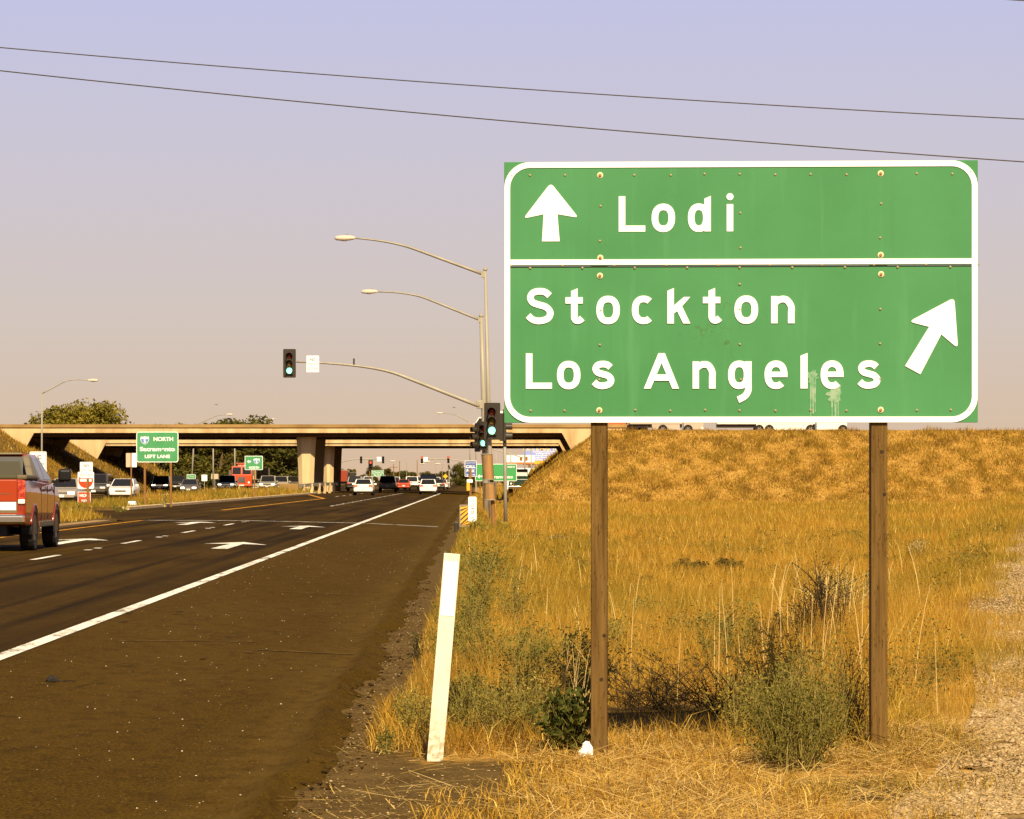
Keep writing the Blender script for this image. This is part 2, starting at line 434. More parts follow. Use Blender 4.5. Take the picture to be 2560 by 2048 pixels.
ground = structure(grid('ground', lambda Y: s_near-.8-K*Y, Ys, z_ground, GROUND))

ROADROT = math.atan(K)
def road_obj(name, me):
    o = link(bpy.data.objects.new(name, me)); o.location = (-.8, 0, 0); o.rotation_euler = (0, 0, ROADROT); return o
def road_strip(name, s_cols, Ys_, m, zoff=0.0, edge=None):
    V = []; nx = len(s_cols); s_cols = np.asarray(s_cols, dtype=float)
    for Y in Ys_:
        s = s_cols.copy()
        if edge is not None: s = edge(s, Y)
        V.append(np.stack([s, np.full(nx, Y), z_road(s)+zoff+dike(s_cols, Y)], 1))
    V = np.concatenate(V); i = (np.arange(len(Ys_)-1)[:, None]*nx+np.arange(nx-1)[None, :]).ravel()
    me = np_mesh(name, V, np.stack([i, i+1, i+nx+1, i+nx], 1), m)
    me.polygons.foreach_set('use_smooth', [True]*len(me.polygons))
    return road_obj(name, me)
def dike(s, Y):                                     # low rolled asphalt lip along the paved edge
    return .06*np.exp(-((np.asarray(s)+.20)/.075)**2)*(1+.3*math.sin(Y*.9)*math.sin(Y*.37+1)) - .030*sm(-.10, .06, s)
def ragged(s, Y):
    j = .04*math.sin(Y*2.1)+.03*math.sin(Y*5.3+1)+.07*math.sin(Y*.7)
    return np.where(s > -.65, s+j*(s+.65)/.65, s)
road = structure(road_strip('road', [-10.95, -9, -6.8, -5, -3.1, -2, -1, -.6, -.42, -.34, -.27, -.2, -.13, -.06, 0, .06],
                            np.concatenate([[-60, -20, 5], np.linspace(10, 60, 200), np.linspace(60.5, 113, 60)]), ASPHALT, 0, ragged))
road2 = structure(road_strip('road', [-14.9, -11, -9, -6.8, -5, -3.1, -2, -1, -.6, -.42, -.34, -.27, -.2, -.13, -.06, 0, .06],
                             np.concatenate([np.linspace(113, 330, 90), np.linspace(335, 1400, 40)]), ASPHALT, 0, ragged))
road3 = structure(road_strip('oncoming_road', [-34, -30, -26, -20.4], np.linspace(-60, 1400, 200), ASPHALT, .002))
road4 = structure(road_strip('cross_street', [-20.5, -17, -14.85], np.linspace(113, 150, 12), ASPHALT, -.003))
road5 = structure(road_strip('cross_street', [-36, -10.9], np.linspace(470, 488, 4), ASPHALT, -.004))
# kerb of the far median
kb = MB(); Yk = np.linspace(152, 343, 40)
kb.rings([[(-15.25, Y, .1), (-14.9, Y, .1), (-14.9, Y, .37), (-15.25, Y, .385)] for Y in Yk])
k_o = kb.build('kerb', CONC); k_o.location = (-.8, 0, 0); k_o.rotation_euler = (0, 0, ROADROT); structure(k_o)
kb = MB(); Yk = np.linspace(20, 108, 30)
kb.rings([[(-11.4, Y, .1), (-10.98, Y, .1), (-10.98, Y, .30), (-11.4, Y, .315)] for Y in Yk]+[[(-12.6-.2*k, 108+k*1.6, .1), (-11.1-.35*k, 108.3+k*1.6, .1), (-11.1-.35*k, 108.3+k*1.6, .30), (-12.6-.2*k, 108+k*1.6, .3)] for k in range(1, 4)])
k_o = kb.build('kerb', CONC_D); k_o.location = (-.8, 0, 0); k_o.rotation_euler = (0, 0, ROADROT); structure(k_o)

def marking(name, quads, m, parent):                # quads: list of polygons in (s, Y); draped on the road
    mb = MB()
    for poly in quads:
        mb.add([(p[0], p[1], float(z_road(p[0]))+.006) for p in poly], [tuple(range(len(poly)))])
    o = mb.build(name, m, parent); return o
def line_along(name, s0, w, Ya, Yb, step, m, parent, fn=None):
    qs = []; Yv = np.linspace(Ya, Yb, max(2, int((Yb-Ya)/step)))
    for a, b in zip(Yv[:-1], Yv[1:]):
        sa, sb = (fn(a), fn(b)) if fn else (s0, s0)
        qs.append([(sa-w/2, a), (sa+w/2, a), (sb+w/2, b), (sb-w/2, b)])
    return marking(name, qs, m, parent)
line_along('edge_line', -3.1, .15, 10, 113, 3, PAINT_W, road)
line_along('edge_line', -3.1, .17, 113.2, 368, 6, PAINT_W, road2)
YA = 8400*1.37/200
for k in range(-2, 4):
    y0 = YA+14.63*k
    marking('lane_dash', [[(-6.86, y0), (-6.74, y0), (-6.74, y0+3.66), (-6.86, y0+3.66)]], PAINT_W, road)
    marking('lane_marker', [[(-6.86, y0+7.9), (-6.72, y0+7.9), (-6.72, y0+8.5), (-6.86, y0+8.5)]], PAINT_W, road)
    marking('lane_marker', [[(-6.86, y0+9.6), (-6.72, y0+9.6), (-6.72, y0+10.1), (-6.86, y0+10.1)]], PAINT_W, road)
for k in range(0, 12):
    y0 = 175+14.63*k
    marking('lane_dash', [[(-6.87, y0), (-6.73, y0), (-6.73, y0+3.66), (-6.87, y0+3.66)]], PAINT_W, road2)
    for dk in (5.5, 7.5, 9.5, 11.5):
        marking('lane_marker', [[(-6.86, y0+dk), (-6.72, y0+dk), (-6.72, y0+dk+.9), (-6.86, y0+dk+.9)]], PAINT_W, road2)
for k in range(0, 5):
    y0 = 270+14.63*k
    marking('lane_dash', [[(-10.6, y0), (-10.45, y0), (-10.45, y0+5), (-10.6, y0+5)]], PAINT_W, road2)
marking('stop_line', [[(-10.4, 112.4), (-6.8, 112.4), (-6.8, 112.8), (-10.4, 112.8)], [(-6.8, 112.4), (-3.1, 112.4), (-3.1, 112.8), (-6.8, 112.8)],
                      [(-3.1, 112.4), (-.5, 112.4), (-.5, 112.8), (-3.1, 112.8)]], PAINT_W, road)
line_along('yellow_line', -10.35, .14, 10, 112, 4, PAINT_Y, road)
line_along('yellow_line', 0, .22, 150, 243, 4, PAINT_Y, road2, lambda y: -10.55+.3*(y-150)/93)
line_along('yellow_line', 0, .3, 243, 309, 3, PAINT_Y, road2, lambda y: -10.25-4.4*((y-243)/66)**1.0)
def arrow_poly(s, y0, L=7.3, hw=.69, sw=.17):
    return [[(s-sw, y0), (s+sw, y0), (s+sw*.85, y0+L-2.2), (s-sw*.85, y0+L-2.2)], [(s-hw, y0+L-2.6), (s-sw*.85, y0+L-2.2), (s+sw*.85, y0+L-2.2), (s+hw, y0+L-2.6), (s, y0+L)]]
for (u, v) in ((548, 1365), (738, 1318), (455, 1312), (130, 1361)):
    y0 = 8400*1.36/(v-1200); s0 = X(u, y0)+.8+K*y0
    marking('lane_arrow', arrow_poly(s0, y0), PAINT_W, road)

# scuffs, dusty joint and short worn strokes on the shoulder
SCUFF = worn_paint('worn_scuff', (.13, .080, .022), .50); JOINT = worn_paint('joint_dust', (.16, .098, .028), .46)
for (ua, va, ub, vb, wd) in ((300, 1608, 640, 1614, .012), (640, 1614, 1000, 1634, .014), (700, 1478, 1010, 1488, .010)):
    pa, pb = [], []
    ya, yb = 8400*1.5/(va-1200), 8400*1.57/(vb-1200); sa_, sb_ = X(ua, ya)+.8+K*ya, X(ub, yb)+.8+K*yb
    marking('dusty_joint', [[(sa_, ya-wd*3), (sb_, yb-wd*3), (sb_, yb+wd*3), (sa_, ya+wd*3)]], JOINT, road)
for (u, v, l, w) in ((306, 1565, .35, .04), (322, 1545, .3, .03), (445, 1535, .5, .03), (622, 1622, .35, .04), (505, 1642, .4, .02)):
    y0 = 8400*1.5/(v-1200); s0 = X(u, y0)+.8+K*y0
    marking('worn_stroke', [[(s0-w, y0), (s0+w, y0), (s0+w*.8, y0+l), (s0-w*.9, y0+l)]], SCUFF, road)

# gravel track
def gravel_mat():
    m = mat('gravel', (.4, .28, .14), rough=.95, spec=.05); q = NB(m)
    vo = q.n('ShaderNodeTexVoronoi'); vo.inputs['Scale'].default_value = 26; q.l(q.obj(), vo.inputs['Vector'])
    c = q.mix(q.ramp(vo.outputs['Distance'], .1, .55), (.40, .28, .13), (.15, .085, .028))
    c = q.mix(q.ramp(q.noise(q.obj(), 1.2, 5), .45, .65), c, (.46, .30, .11))
    q.l(c, q.b.inputs['Base Color']); q.bump(vo.outputs['Distance'], .8, .02); return m
GRAVEL = gravel_mat()
Lp = [(1.60, 13), (1.93, 16), (2.42, 18), (2.84, 20), (3.26, 22.5), (3.85, 27), (4.75, 34), (6.3, 45), (8.4, 57), (11.7, 78), (16.5, 110)]
Rp = [(5.5, 13), (6, 20), (7, 27), (8, 34), (10, 45), (13, 58), (17, 78), (24, 110)]
mb = MB()
rows = []
for t in np.linspace(0, 1, 260):
    Y = 13+(110-13)*t**1.5
    xl = np.interp(Y, [p[1] for p in Lp], [p[0] for p in Lp])+.12*math.sin(Y*1.9)+.08*math.sin(Y*4.7)
    xr_ = np.interp(Y, [p[1] for p in Rp], [p[0] for p in Rp])
    rows.append([(xl+(xr_-xl)*q, Y, float(z_ground(xl+(xr_-xl)*q, Y))+.014) for q in np.linspace(0, 1, 24)])
vs = [p for r in rows for p in r]; n8 = 24
mb.add(vs, [(i*n8+j, i*n8+j+1, (i+1)*n8+j+1, (i+1)*n8+j) for i in range(len(rows)-1) for j in range(n8-1)])
structure(mb.build('gravel_track', GRAVEL, smooth=True))

# ================================================================== OVERPASS BRIDGES
def octagon(cx, cy, wx, wy, ch, z):
    a, b = wx/2, wy/2
    return [(cx-a, cy-b+ch, z), (cx-a+ch, cy-b, z), (cx+a-ch, cy-b, z), (cx+a, cy-b+ch, z), (cx+a, cy+b-ch, z), (cx+a-ch, cy+b, z), (cx-a+ch, cy+b, z), (cx-a, cy+b-ch, z)]
def bridge(name, label, Y0, Y1, ztop, zfas, zsof, xl, xr_, cols, zslab):
    t = thing(name, label, 'overpass', (0, Y0, 0))
    D = Y1-Y0
    zr = ztop-.85
    for y0, y1 in ((0, .25), (D-.25, D)):
        for x0 in np.arange(-132, 12, 12.0):
            MB().box(x0+.015, x0+11.985, y0-.02, y1, zr+.52, ztop).build('barrier', CONC_D, t)
    for y0, y1 in ((0.06, .5), (D-.5, D-.06)):
        MB().box(-120, 11.9, y0, y1, zr+.40, zr+.52).build('barrier_shadow_line', CONC_SHADE, t)  # dark strip that colours in the shadow line under the barrier
    MB().box(xl, xr_, -.10, D+.1, zfas, zr+.40).build('deck', CONC, t)
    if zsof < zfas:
        MB().box(xl-2, xr_+2, 1.3, D-1.3, zsof, zfas-.004).build('box_girder', CONC_SHADE, t)
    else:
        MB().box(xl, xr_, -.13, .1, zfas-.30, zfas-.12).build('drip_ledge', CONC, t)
        MB().box(xl-2, xr_+2, .9, D-.9, zfas-.31, zfas-.005).build('box_girder', CONC_SHADE, t)
    for (cx, cy, wt, wb) in cols:
        m = MB(); r = []
        for k in range(9):
            q = k/8; e = q**1.8
            wx = wb+(wt-wb)*e
            r.append(octagon(cx, cy-Y0, wx, 1.35+.25*e, .42+.10*e, 0.1+(zfas-.1-.02)*q))
        m.rings(r); m.build('column', CONC_C, t)
    # abutments with sloping ends and wing walls
    for sgn, xe in ((-1, xl), (1, xr_)):
        ext = 70 if sgn < 0 else 6.7
        pts = [(xe, zr+.40), (xe, zfas-.02), (xe+sgn*.95, zfas-1.75), (xe+sgn*2.0, zfas-3.6), (xe+sgn*ext, zfas-3.6), (xe+sgn*ext, zr+.40)]
        for y0, y1 in ((-.08, .5), (D-.5, D+.08)):
            MB().xz(pts, y0, y1).build('wing_wall', CONC, t)
        MB().xz([(xe+sgn*1.6, zfas-.02), (xe+sgn*2.6, zfas-2.8), (xe+sgn*6, zfas-2.8), (xe+sgn*6, zfas-.02)], .5, D-.5).build('abutment', CONC_D, t)
    MB().box(-120, 140, .5, D-.5, zr-.05, zr).build('deck_surface', ASPHALT, t)
    return t
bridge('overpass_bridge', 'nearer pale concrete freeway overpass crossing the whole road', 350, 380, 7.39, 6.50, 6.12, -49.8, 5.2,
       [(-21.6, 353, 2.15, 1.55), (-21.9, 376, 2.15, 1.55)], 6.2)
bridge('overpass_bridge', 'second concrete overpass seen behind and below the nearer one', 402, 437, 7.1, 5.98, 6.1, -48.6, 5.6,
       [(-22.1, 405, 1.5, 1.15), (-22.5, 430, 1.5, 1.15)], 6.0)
# guard rail in front of the pier
g = thing('guardrail', 'metal beam guardrail on short posts in front of the overpass pier', 'guardrail', (0, 0, 0))
pts = [P(720, 1216, 318), P(760, 1213.5, 322), P(800, 1211, 330), P(826, 1210, 345), P(845, 1210, 375)]
m = MB(); m.rings([[p+Vector((0, -.04, -.16)), p+Vector((.0, -.09, -.08)), p+Vector((0, -.03, 0)), p+Vector((0, -.09, .08)), p+Vector((0, -.04, .16)), p+Vector((0, .03, 0))] for p in pts]); m.build('rail', STEEL, g)
for k in range(8):
    t_ = k/7*3.4; i = min(int(t_), 3); p = pts[i].lerp(pts[i+1], t_-i)
    MB().box(p.x-.14, p.x+.14, p.y+.05, p.y+.25, .2, p.z+.10).build('post', CONC, g)
m = MB().box(-.9, .9, 0, .5, .3, 1.25); o = tag(m.build('crash_block', CONC_D, bevel=.05), 'low weathered concrete block at the near end of the guardrail', 'barrier'); o.location = (P(722, 1200, 316).x, 316, 0)

# ================================================================== MAIN GUIDE SIGN
def sign_green():
    m = mat('green_sheeting_main', (.15, .43, .13), rough=.42, spec=.4); q = NB(m)
    co = q.obj(); n1 = q.noise(co, 1.3, 6); n2 = q.noise(q.obj((9, 9, .7)), 1.0, 5, .6); n3 = q.noise(co, 22, 3)
    c = q.mix(q.ramp(n1, .3, .7), (.043, .198, .060), (.060, .240, .085))
    c = q.mix(q.math('MULTIPLY', q.ramp(n2, .57, .75), .45), c, (.092, .285, .115))
    c = q.mix(q.math('MULTIPLY', q.ramp(n2, .42, .25), .35), c, (.042, .17, .045))
    c = q.mix(q.math('MULTIPLY', q.ramp(n3, .62, .75), .15), c, (.04, .16, .04))
    # crazed patch of cracked sheeting in the lower panel
    vo = q.n('ShaderNodeTexVoronoi', feature='DISTANCE_TO_EDGE'); vo.inputs['Scale'].default_value = 7.0
    wv = q.n('ShaderNodeVectorMath', operation='ADD'); sc = q.n('ShaderNodeVectorMath', operation='SCALE'); sc.inputs['Scale'].default_value = .35
    nz = q.n('ShaderNodeTexNoise'); nz.inputs['Scale'].default_value = 5; q.l(co, nz.inputs['Vector']); q.l(nz.outputs['Color'], sc.inputs[0])
    q.l(co, wv.inputs[0]); q.l(sc.outputs[0], wv.inputs[1]); q.l(wv.outputs[0], vo.inputs['Vector'])
    line = q.ramp(vo.outputs['Distance'], .018, .004)
    dv = q.n('ShaderNodeVectorMath', operation='DISTANCE'); q.l(co, dv.inputs[0]); dv.inputs[1].default_value = (-.12, 0, 2.42)
    zone = q.math('MULTIPLY', q.ramp(dv.outputs['Value'], .36, .12), q.ramp(q.noise(co, 6, 3), .50, .56))
    c = q.mix(q.math('MULTIPLY', q.math('MULTIPLY', line, zone), .8), c, (.05, .14, .03))
    q.l(c, q.b.inputs['Base Color']); return m
GREEN_M = sign_green()

def wood():
    m = mat('treated_timber', (.3, .16, .05), rough=.85, spec=.1); q = NB(m)
    g1 = q.noise(q.obj((28, 28, 1.1)), 1.6, 6, .6); g2 = q.noise(q.obj((60, 60, 9)), 2.0, 3); g3 = q.noise(q.obj((2, 2, .8)), 1.5, 4)
    c = q.mix(q.ramp(g1, .32, .68), (.070, .036, .007), (.185, .106, .029))
    c = q.mix(q.math('MULTIPLY', q.ramp(g3, .4, .65), .4), c, (.155, .088, .028))
    c = q.mix(q.math('MULTIPLY', q.ramp(g2, .60, .68), .7), c, (.035, .015, .003))
    q.l(c, q.b.inputs['Base Color']); q.bump(g1, .7, .01); return m
WOOD = wood()
SY = 19.22; SP = F/SY                        # sign distance and pixels per metre there
def sx(u): return (u-1850.5)/SP
def sz(v): return CZ+(HY-v)/SP
sign = thing('road_sign', 'large green guide sign reading Lodi, Stockton and Los Angeles on two wooden posts',
             'road sign', (X(1850.5, SY), SY, 0), R(-2.6))
MB().box(sx(1260), sx(2441), -.012, 0, sz(664.5), sz(403.5)).build('top_panel', GREEN_M, sign, bevel=.002, seg=1)
MB().box(sx(1260), sx(2441), -.010, .002, sz(1057), sz(666.5)).build('bottom_panel', GREEN_M, sign, bevel=.002, seg=1)
BT = 14.4
outer = rrect(sx(1260.6), sx(2440.4), sz(1056.4), sz(404), 64/SP, 10); inner = rrect(sx(1260.6+BT), sx(2440.4-BT), sz(1056.4-BT), sz(404+BT), 50/SP, 10)
m = MB(); frame_ring(m, outer, inner, -.0165, -.012); m.build('border', WHITE_S, sign)
MB().box(sx(1260.6+BT)+.001, sx(2440.4-BT)-.001, -.0155, -.012, sz(661.8), sz(648)).build('divider', WHITE_S, sign)
MB().box(sx(1260), sx(2441), -.0145, -.004, sz(667.0), sz(665.4)).build('seam', BLACK, sign)

SW, XH, CH = 16.5, 69.0, 88.8
def ell(cx, cz, rx, ry, a0, a1, n, e=2.35):
    out = []
    for k in range(n+1):
        a = R(a0+(a1-a0)*k/n); c, s_ = math.cos(a), math.sin(a)
        out.append((cx+rx*math.copysign(abs(c)**(2/e), c), cz+ry*math.copysign(abs(s_)**(2/e), s_)))
    return out
def spline(pts, n=6):
    out = []; q = [pts[0]]+list(pts)+[pts[-1]]
    for i in range(1, len(q)-2):
        p0, p1, p2, p3 = q[i-1], q[i], q[i+1], q[i+2]
        for k in range(n):
            t = k/n
            out.append(tuple(.5*((2*p1[j])+(-p0[j]+p2[j])*t+(2*p0[j]-5*p1[j]+4*p2[j]-p3[j])*t*t+(-p0[j]+3*p1[j]-3*p2[j]+p3[j])*t**3) for j in (0, 1)))
    return out+[pts[-1]]
S_PATH = [(59.4, 70), (49, 78.8), (34.3, 81.4), (18, 77.5), (11.3, 64.9), (18, 53), (34.3, 47), (51, 41.3), (61.2, 28), (55, 13), (34.3, 6.9), (17, 10.5), (5.8, 20.5)]
def glyph(ch, w):                              # list of ('p', polygon) and ('r', polyline, closed)
    st = lambda x0, x1, z0, z1, sl=0: ('p', [(x0, z0), (x1, z0), (x1, z1), (x0, z1-sl)])
    ring = lambda cx, rx: ('r', ell(cx, 34.3, rx-SW/2, 35.6-SW/2, 0, 360, 36)[:-1], True)
    if ch == 'L': return [('p', [(0, 0), (w, 0), (w, 15.3), (SW, 15.3), (SW, CH), (0, CH)])]
    if ch == 'o': return [ring(w/2, w/2)]
    if ch == 'd': return [ring((w-3)/2, (w-3)/2), st(w-SW, w, 0, CH, 7)]
    if ch == 'i': return [st(0, w, 0, XH-1), ('p', disc(w/2, 86.5, 8.8, 20))]
    if ch == 'l': return [st(0, w, 0, CH, 7)]
    if ch in 'Ss':
        h = CH if ch == 'S' else XH
        pts = [(SW/2+(x-8.25)/53*(w-SW), SW/2-1+(z-6.9)/74.5*(h-SW+2)) for x, z in S_PATH]
        return [('r', spline(pts), False)]
    if ch == 't': return [st(14, 30.5, 17, CH, 7), ('p', [(0, 50.5), (43.5, 50.5), (43.5, 66.4), (0, 66.4)]),
                          ('r', spline([(22.25, 22), (22.4, 15), (25.5, 9.2), (31.5, 7.6), (37.5, 9.8), (42, 14)]), False)]
    if ch == 'c': return [('r', ell(w/2+1, 34.3, w/2+1-SW/2, 35.6-SW/2, 48, 312, 30), False)]
    if ch == 'k': return [st(0, SW, 0, CH, 7), ('p', [(16.2, 45), (41.3, 66.4), (57.5, 66.4), (37, 43), (57.5, 0), (39.8, 0), (24.5, 31), (16.2, 24.5)])]
    if ch == 'n': return [st(0, SW-.5, 0, XH-1), ('r', spline([(9, 50), (17, 57), (28, 60.6), (40, 57.5), (w-8.4, 42), (w-8.2, 24), (w-8.2, 0)]), False)]
    if ch == 'A': return [('p', [(0, 0), (17, 0), (44.2, 64.3), (44.2, CH), (36.4, CH)]), ('p', [(88-0, 0), (88-17, 0), (44.2, 64.3), (44.2, CH), (52.4, CH)]),
                          ('p', [(24, 19.6), (64, 19.6), (57.6, 35.5), (30.6, 35.5)])]
    if ch == 'g': return [ring((w-3)/2, (w-3)/2), st(w-SW, w, 4, XH-1), ('r', spline([(w-8.2, 8), (w-8.6, -5), (w-15, -17), (w-26, -24.5), (w-34, -28)]), False)]
    if ch == 'e': return [('r', ell(w/2, 34.3, w/2-SW/2, 35.6-SW/2, -9, -3, 1)+ell(w/2, 34.3, w/2-SW/2, 35.6-SW/2, 0, 312, 34), False), ('p', [(SW*.6, 28.5), (w-2, 28.5), (w-1, 42), (SW*.6, 42)])]
rows_ = [(579, [('L', 1547, 1613.4), ('o', 1629.3, 1687.8), ('d', 1720, 1777.2), ('i', 1816.7, 1833)]),
         (809, [('S', 1314.4, 1383.9), ('t', 1413.6, 1459.8), ('o', 1491, 1549.8), ('c', 1579.8, 1636.4), ('k', 1668.5, 1726), ('t', 1757.3, 1803), ('o', 1836, 1895), ('n', 1927.3, 1985.7)]),
         (971.8, [('L', 1314.4, 1379.9), ('o', 1392.4, 1451.2), ('s', 1478.8, 1536), ('A', 1609.8, 1697.8), ('n', 1731.6, 1788.8), ('g', 1820, 1878.8),
                  ('e', 1911, 1968), ('l', 2000.6, 2018), ('e', 2050.6, 2107.7), ('s', 2141.5, 2199.3)])]
for base, lets in rows_:
    for ch, u0, u1 in lets:
        m = MB()
        for k, it in enumerate(glyph(ch, u1-u0)):
            cv = [(sx(u0+p[0]), sz(base-p[1])) for p in it[1]]
            if it[0] == 'p': m.xz(cv, -.0155-.0006*k, -.012)
            else: m.ribbon(cv, SW/SP, -.0155-.0006*k, -.012, it[2])
        m.build('letter', WHITE_S, sign)
def sign_arrow(pts, rnd):
    out = []
    n = len(pts)
    for i, p in enumerate(pts):
        r = rnd[i]
        if not r: out.append(p); continue
        a = Vector(pts[i-1]); b = Vector(pts[(i+1) % n]); c = Vector(p)
        p0 = c+(a-c).normalized()*r; p1 = c+(b-c).normalized()*r
        for k in range(6):
            t = k/5; out.append(tuple(p0*(1-t)**2+c*2*t*(1-t)+p1*t*t))
    return out
def cr1(x, y): return (1240+x/3.267, 380+y/3.267)
def cr2(x, y): return (1860+x/3.08, 700+y/3.08)
for pts, rnd in (([cr1(447, 248), cr1(675, 535), cr1(502, 505), cr1(520, 727), cr1(375, 727), cr1(388, 505), cr1(222, 540)], [12, 12, 0, 0, 0, 0, 12]),
                 ([cr2(1610, 140), cr2(1638, 532), cr2(1510, 423), cr2(1350, 730), cr2(1233, 665), cr2(1417, 365), cr2(1262, 325)], [14, 14, 0, 0, 0, 0, 14])):
    MB().xz([(sx(u), sz(v)) for u, v in sign_arrow(pts, rnd)], -.0155, -.012).build('arrow', WHITE_S, sign)
RIVET = MB().lathe([(.0075, 0), (.0075, -.002), (.004, -.005), (0.0005, -.0055)], 8, 'y').mesh('rivet', mat('rivet_metal', (.42, .34, .18), .4, metal=.4))
WASHER = MB().lathe([(.0175, 0), (.0175, -.002), (.012, -.004), (.009, -.004)], 14, 'y').mesh('washer', mat('washer_metal', (.70, .60, .36), .5))
BOLT = MB().lathe([(.009, -.004), (.009, -.010), (.006, -.012)], 6, 'y').mesh('bolt_head', mat('rusty_bolt', (.34, .18, .06), .6))
pos_r, pos_b = [], []   # rivets and through-bolts, in photo pixels
for k in range(13):
    u = 1324.8+87.6*k
    for v, by in ((436.5, (2, 10)), (1026.5, (2, 10))):
        (pos_b if k in by else pos_r).append((u+random.uniform(-2, 2), v+random.uniform(-1.5, 1.5)))
for u, vs_ in ((1500, (514.5, 602, 776, 862, 949)), (1850, (533, 620, 711, 774, 861, 949)), (2200, (511, 596, 774, 860, 948))):
    pos_r += [(u+random.uniform(-2, 2), v) for v in vs_]
pos_b += [(1501, 644), (1500, 689), (2200, 639), (2201, 687)]
pos_r += [(1276.5+k*129.5, 663) for k in range(10)]+[(1325+k*131, 669.5) for k in range(9)]+[(1279, 438), (1280, 1027), (2423, 432), (2421, 1026)]
for u, v in pos_r: obj('rivet', RIVET, sign, (sx(u), -.0125, sz(v)))
for u, v in pos_b:
    o = obj('washer', WASHER, sign, (sx(u), -.0125, sz(v))); obj('bolt_head', BOLT, o)
# dried splashes that ran down the lower panel
SPL = mat('dried_splash', (.27, .38, .25), .8, (.12, .30, .15), scale=30, lo=.4, hi=.6)
for cx, cz, w, h in ((2031, 945, 11, 96), (2086, 988, 15, 64)):
    m = MB(); top = []
    for k in range(30):
        a = 2*math.pi*k/30; r = (w+random.uniform(-4, 9))*(1 if math.sin(a) > -.2 else .8)
        top.append((sx(cx+r*math.cos(a)), sz(cz-r*1.5*math.sin(a))))
    m.xz(top, -.0123-.0004, -.0118)
    for dx, w2, l2 in ((-w*.45, 3.0, h), (w*.1, 4.2, h*.95), (w*.55, 2.4, h*.9)):
        m.xz([(sx(cx+dx-w2), sz(cz)), (sx(cx+dx+w2), sz(cz)), (sx(cx+dx+w2*.4), sz(cz+l2)), (sx(cx+dx-w2*.4), sz(cz+l2))], -.0129, -.0118)
    m.build('paint_splash', SPL, sign)
for uc, zb in ((1497.5, -.35), (2197, -.3)):
    p = MB().box(sx(uc-20.5), sx(uc+20.5), .004, .20, zb, sz(412)).build('post', WOOD, sign, bevel=.006)
    for v, du in ((1236 if uc > 2000 else 1590, 13), (1130 if uc > 2000 else 1700, 6)):
        MB().xz(disc(sx(uc+du), sz(v), .011, 10), .0025, .004).build('knot', TWIG, p)
# white wooden delineator leaning beside the shoulder
dl = thing('delineator_post', 'leaning white wooden marker post at the asphalt edge, left of the big sign', 'marker post', P(1087, 1903, 19.1))
dl.location.z = 0; dl.rotation_euler = (0, R(4.75), 0)
CREAM = mat('cream_paint', (.74, .67, .49), .75); q = NB(CREAM)
sp_ = q.n('ShaderNodeSeparateXYZ'); q.l(q.obj(), sp_.inputs[0])
n_ = q.noise(q.obj((9, 9, 1.6)), 3, 6, .7); n2_ = q.noise(q.obj(), 26, 4, .6)
c_ = q.mix(q.math('MULTIPLY', q.ramp(n_, .50, .72), .6), (.76, .70, .53), (.52, .42, .24))
c_ = q.mix(q.math('MULTIPLY', q.ramp(sp_.outputs['Z'], .34, .0), q.ramp(n2_, .42, .60)), c_, (.34, .22, .09))
c_ = q.mix(q.ramp(n2_, .70, .74), c_, (.22, .14, .06)); q.l(c_, q.b.inputs['Base Color'])
MB().box(-.046, .046, 0, .035, -.25, 1.185).build('board', CREAM, dl, bevel=.003)
MB().box(-.040, .040, -.003, 0.0005, .83, 1.14).build('reflective_strip', WHITE, dl)

# ================================================================== SMALL SIGNS
def gz(x, Y): return float(max(z_ground(x, Y), z_road(x+.8+K*Y) if x+.8+K*Y < 0 else -9))
def sign_at(name, label, u0, u1, v0, v1, Y, border, face, posts, post_mat=RUSTPOST, rad=.06, bw=.02, rz=0.0, group=None, cat='road sign', pr=.05, base=None):
    """sign with its board between photo columns u0..u1, rows v0..v1 at distance Y; local x=0 is the board's centre"""
    cx = X((u0+u1)/2, Y); zb = gz(cx, Y) if base is None else base
    t = thing(name, label, cat, (cx, Y, zb), rz, group)
    hw = (u1-u0)*Y/F/2; z0, z1 = Z(v1, Y)-zb, Z(v0, Y)-zb
    MB().xz(rrect(-hw, hw, z0, z1, rad), -.012, 0).build('board', border, t)
    if face is not None:
        MB().xz(rrect(-hw+bw, hw-bw, z0+bw, z1-bw, max(rad-bw, .01)), -.016, -.012).build('face', face, t)
    for up in posts:
        px = X(up, Y)-cx
        MB().box(px-pr, px+pr, .004, .004+2*pr, -.4, z1-.06).build('post', post_mat, t)
    return t, hw, z0, z1
def shield(t, cx, cz, h, y=-.017, digit='5'):
    w = h*1.02
    def outl(k):
        pts = [(-.5, .28), (-.44, .46), (-.30, .41), (-.15, .42), (0, .47), (.15, .42), (.30, .41), (.44, .46), (.5, .28), (.50, .05), (.42, -.17), (.25, -.36), (0, -.5), (-.25, -.36), (-.42, -.17), (-.50, .05)]
        return [(cx+px*w*k, cz+pz*h*k) for px, pz in pts]
    o = MB().xz(outl(1), y-.003, y).build('shield', WHITE, t)
    low = [(p[0], min(p[1], cz+.17*h)) for p in outl(.90)]
    low = [p for i, p in enumerate(low) if p[1] < cz+.169*h]+[(cx+.45*w, cz+.17*h), (cx-.45*w, cz+.17*h)]
    low = sorted(low, key=lambda p: math.atan2(p[1]-(cz-.1*h), p[0]-cx))
    MB().xz(low, y-.006, y-.003).build('shield_field', BLUE_SH, o)
    text(digit, h*.42, cx, cz-.10*h, y-.009, WHITE, o, bold=.03, name='route_number')

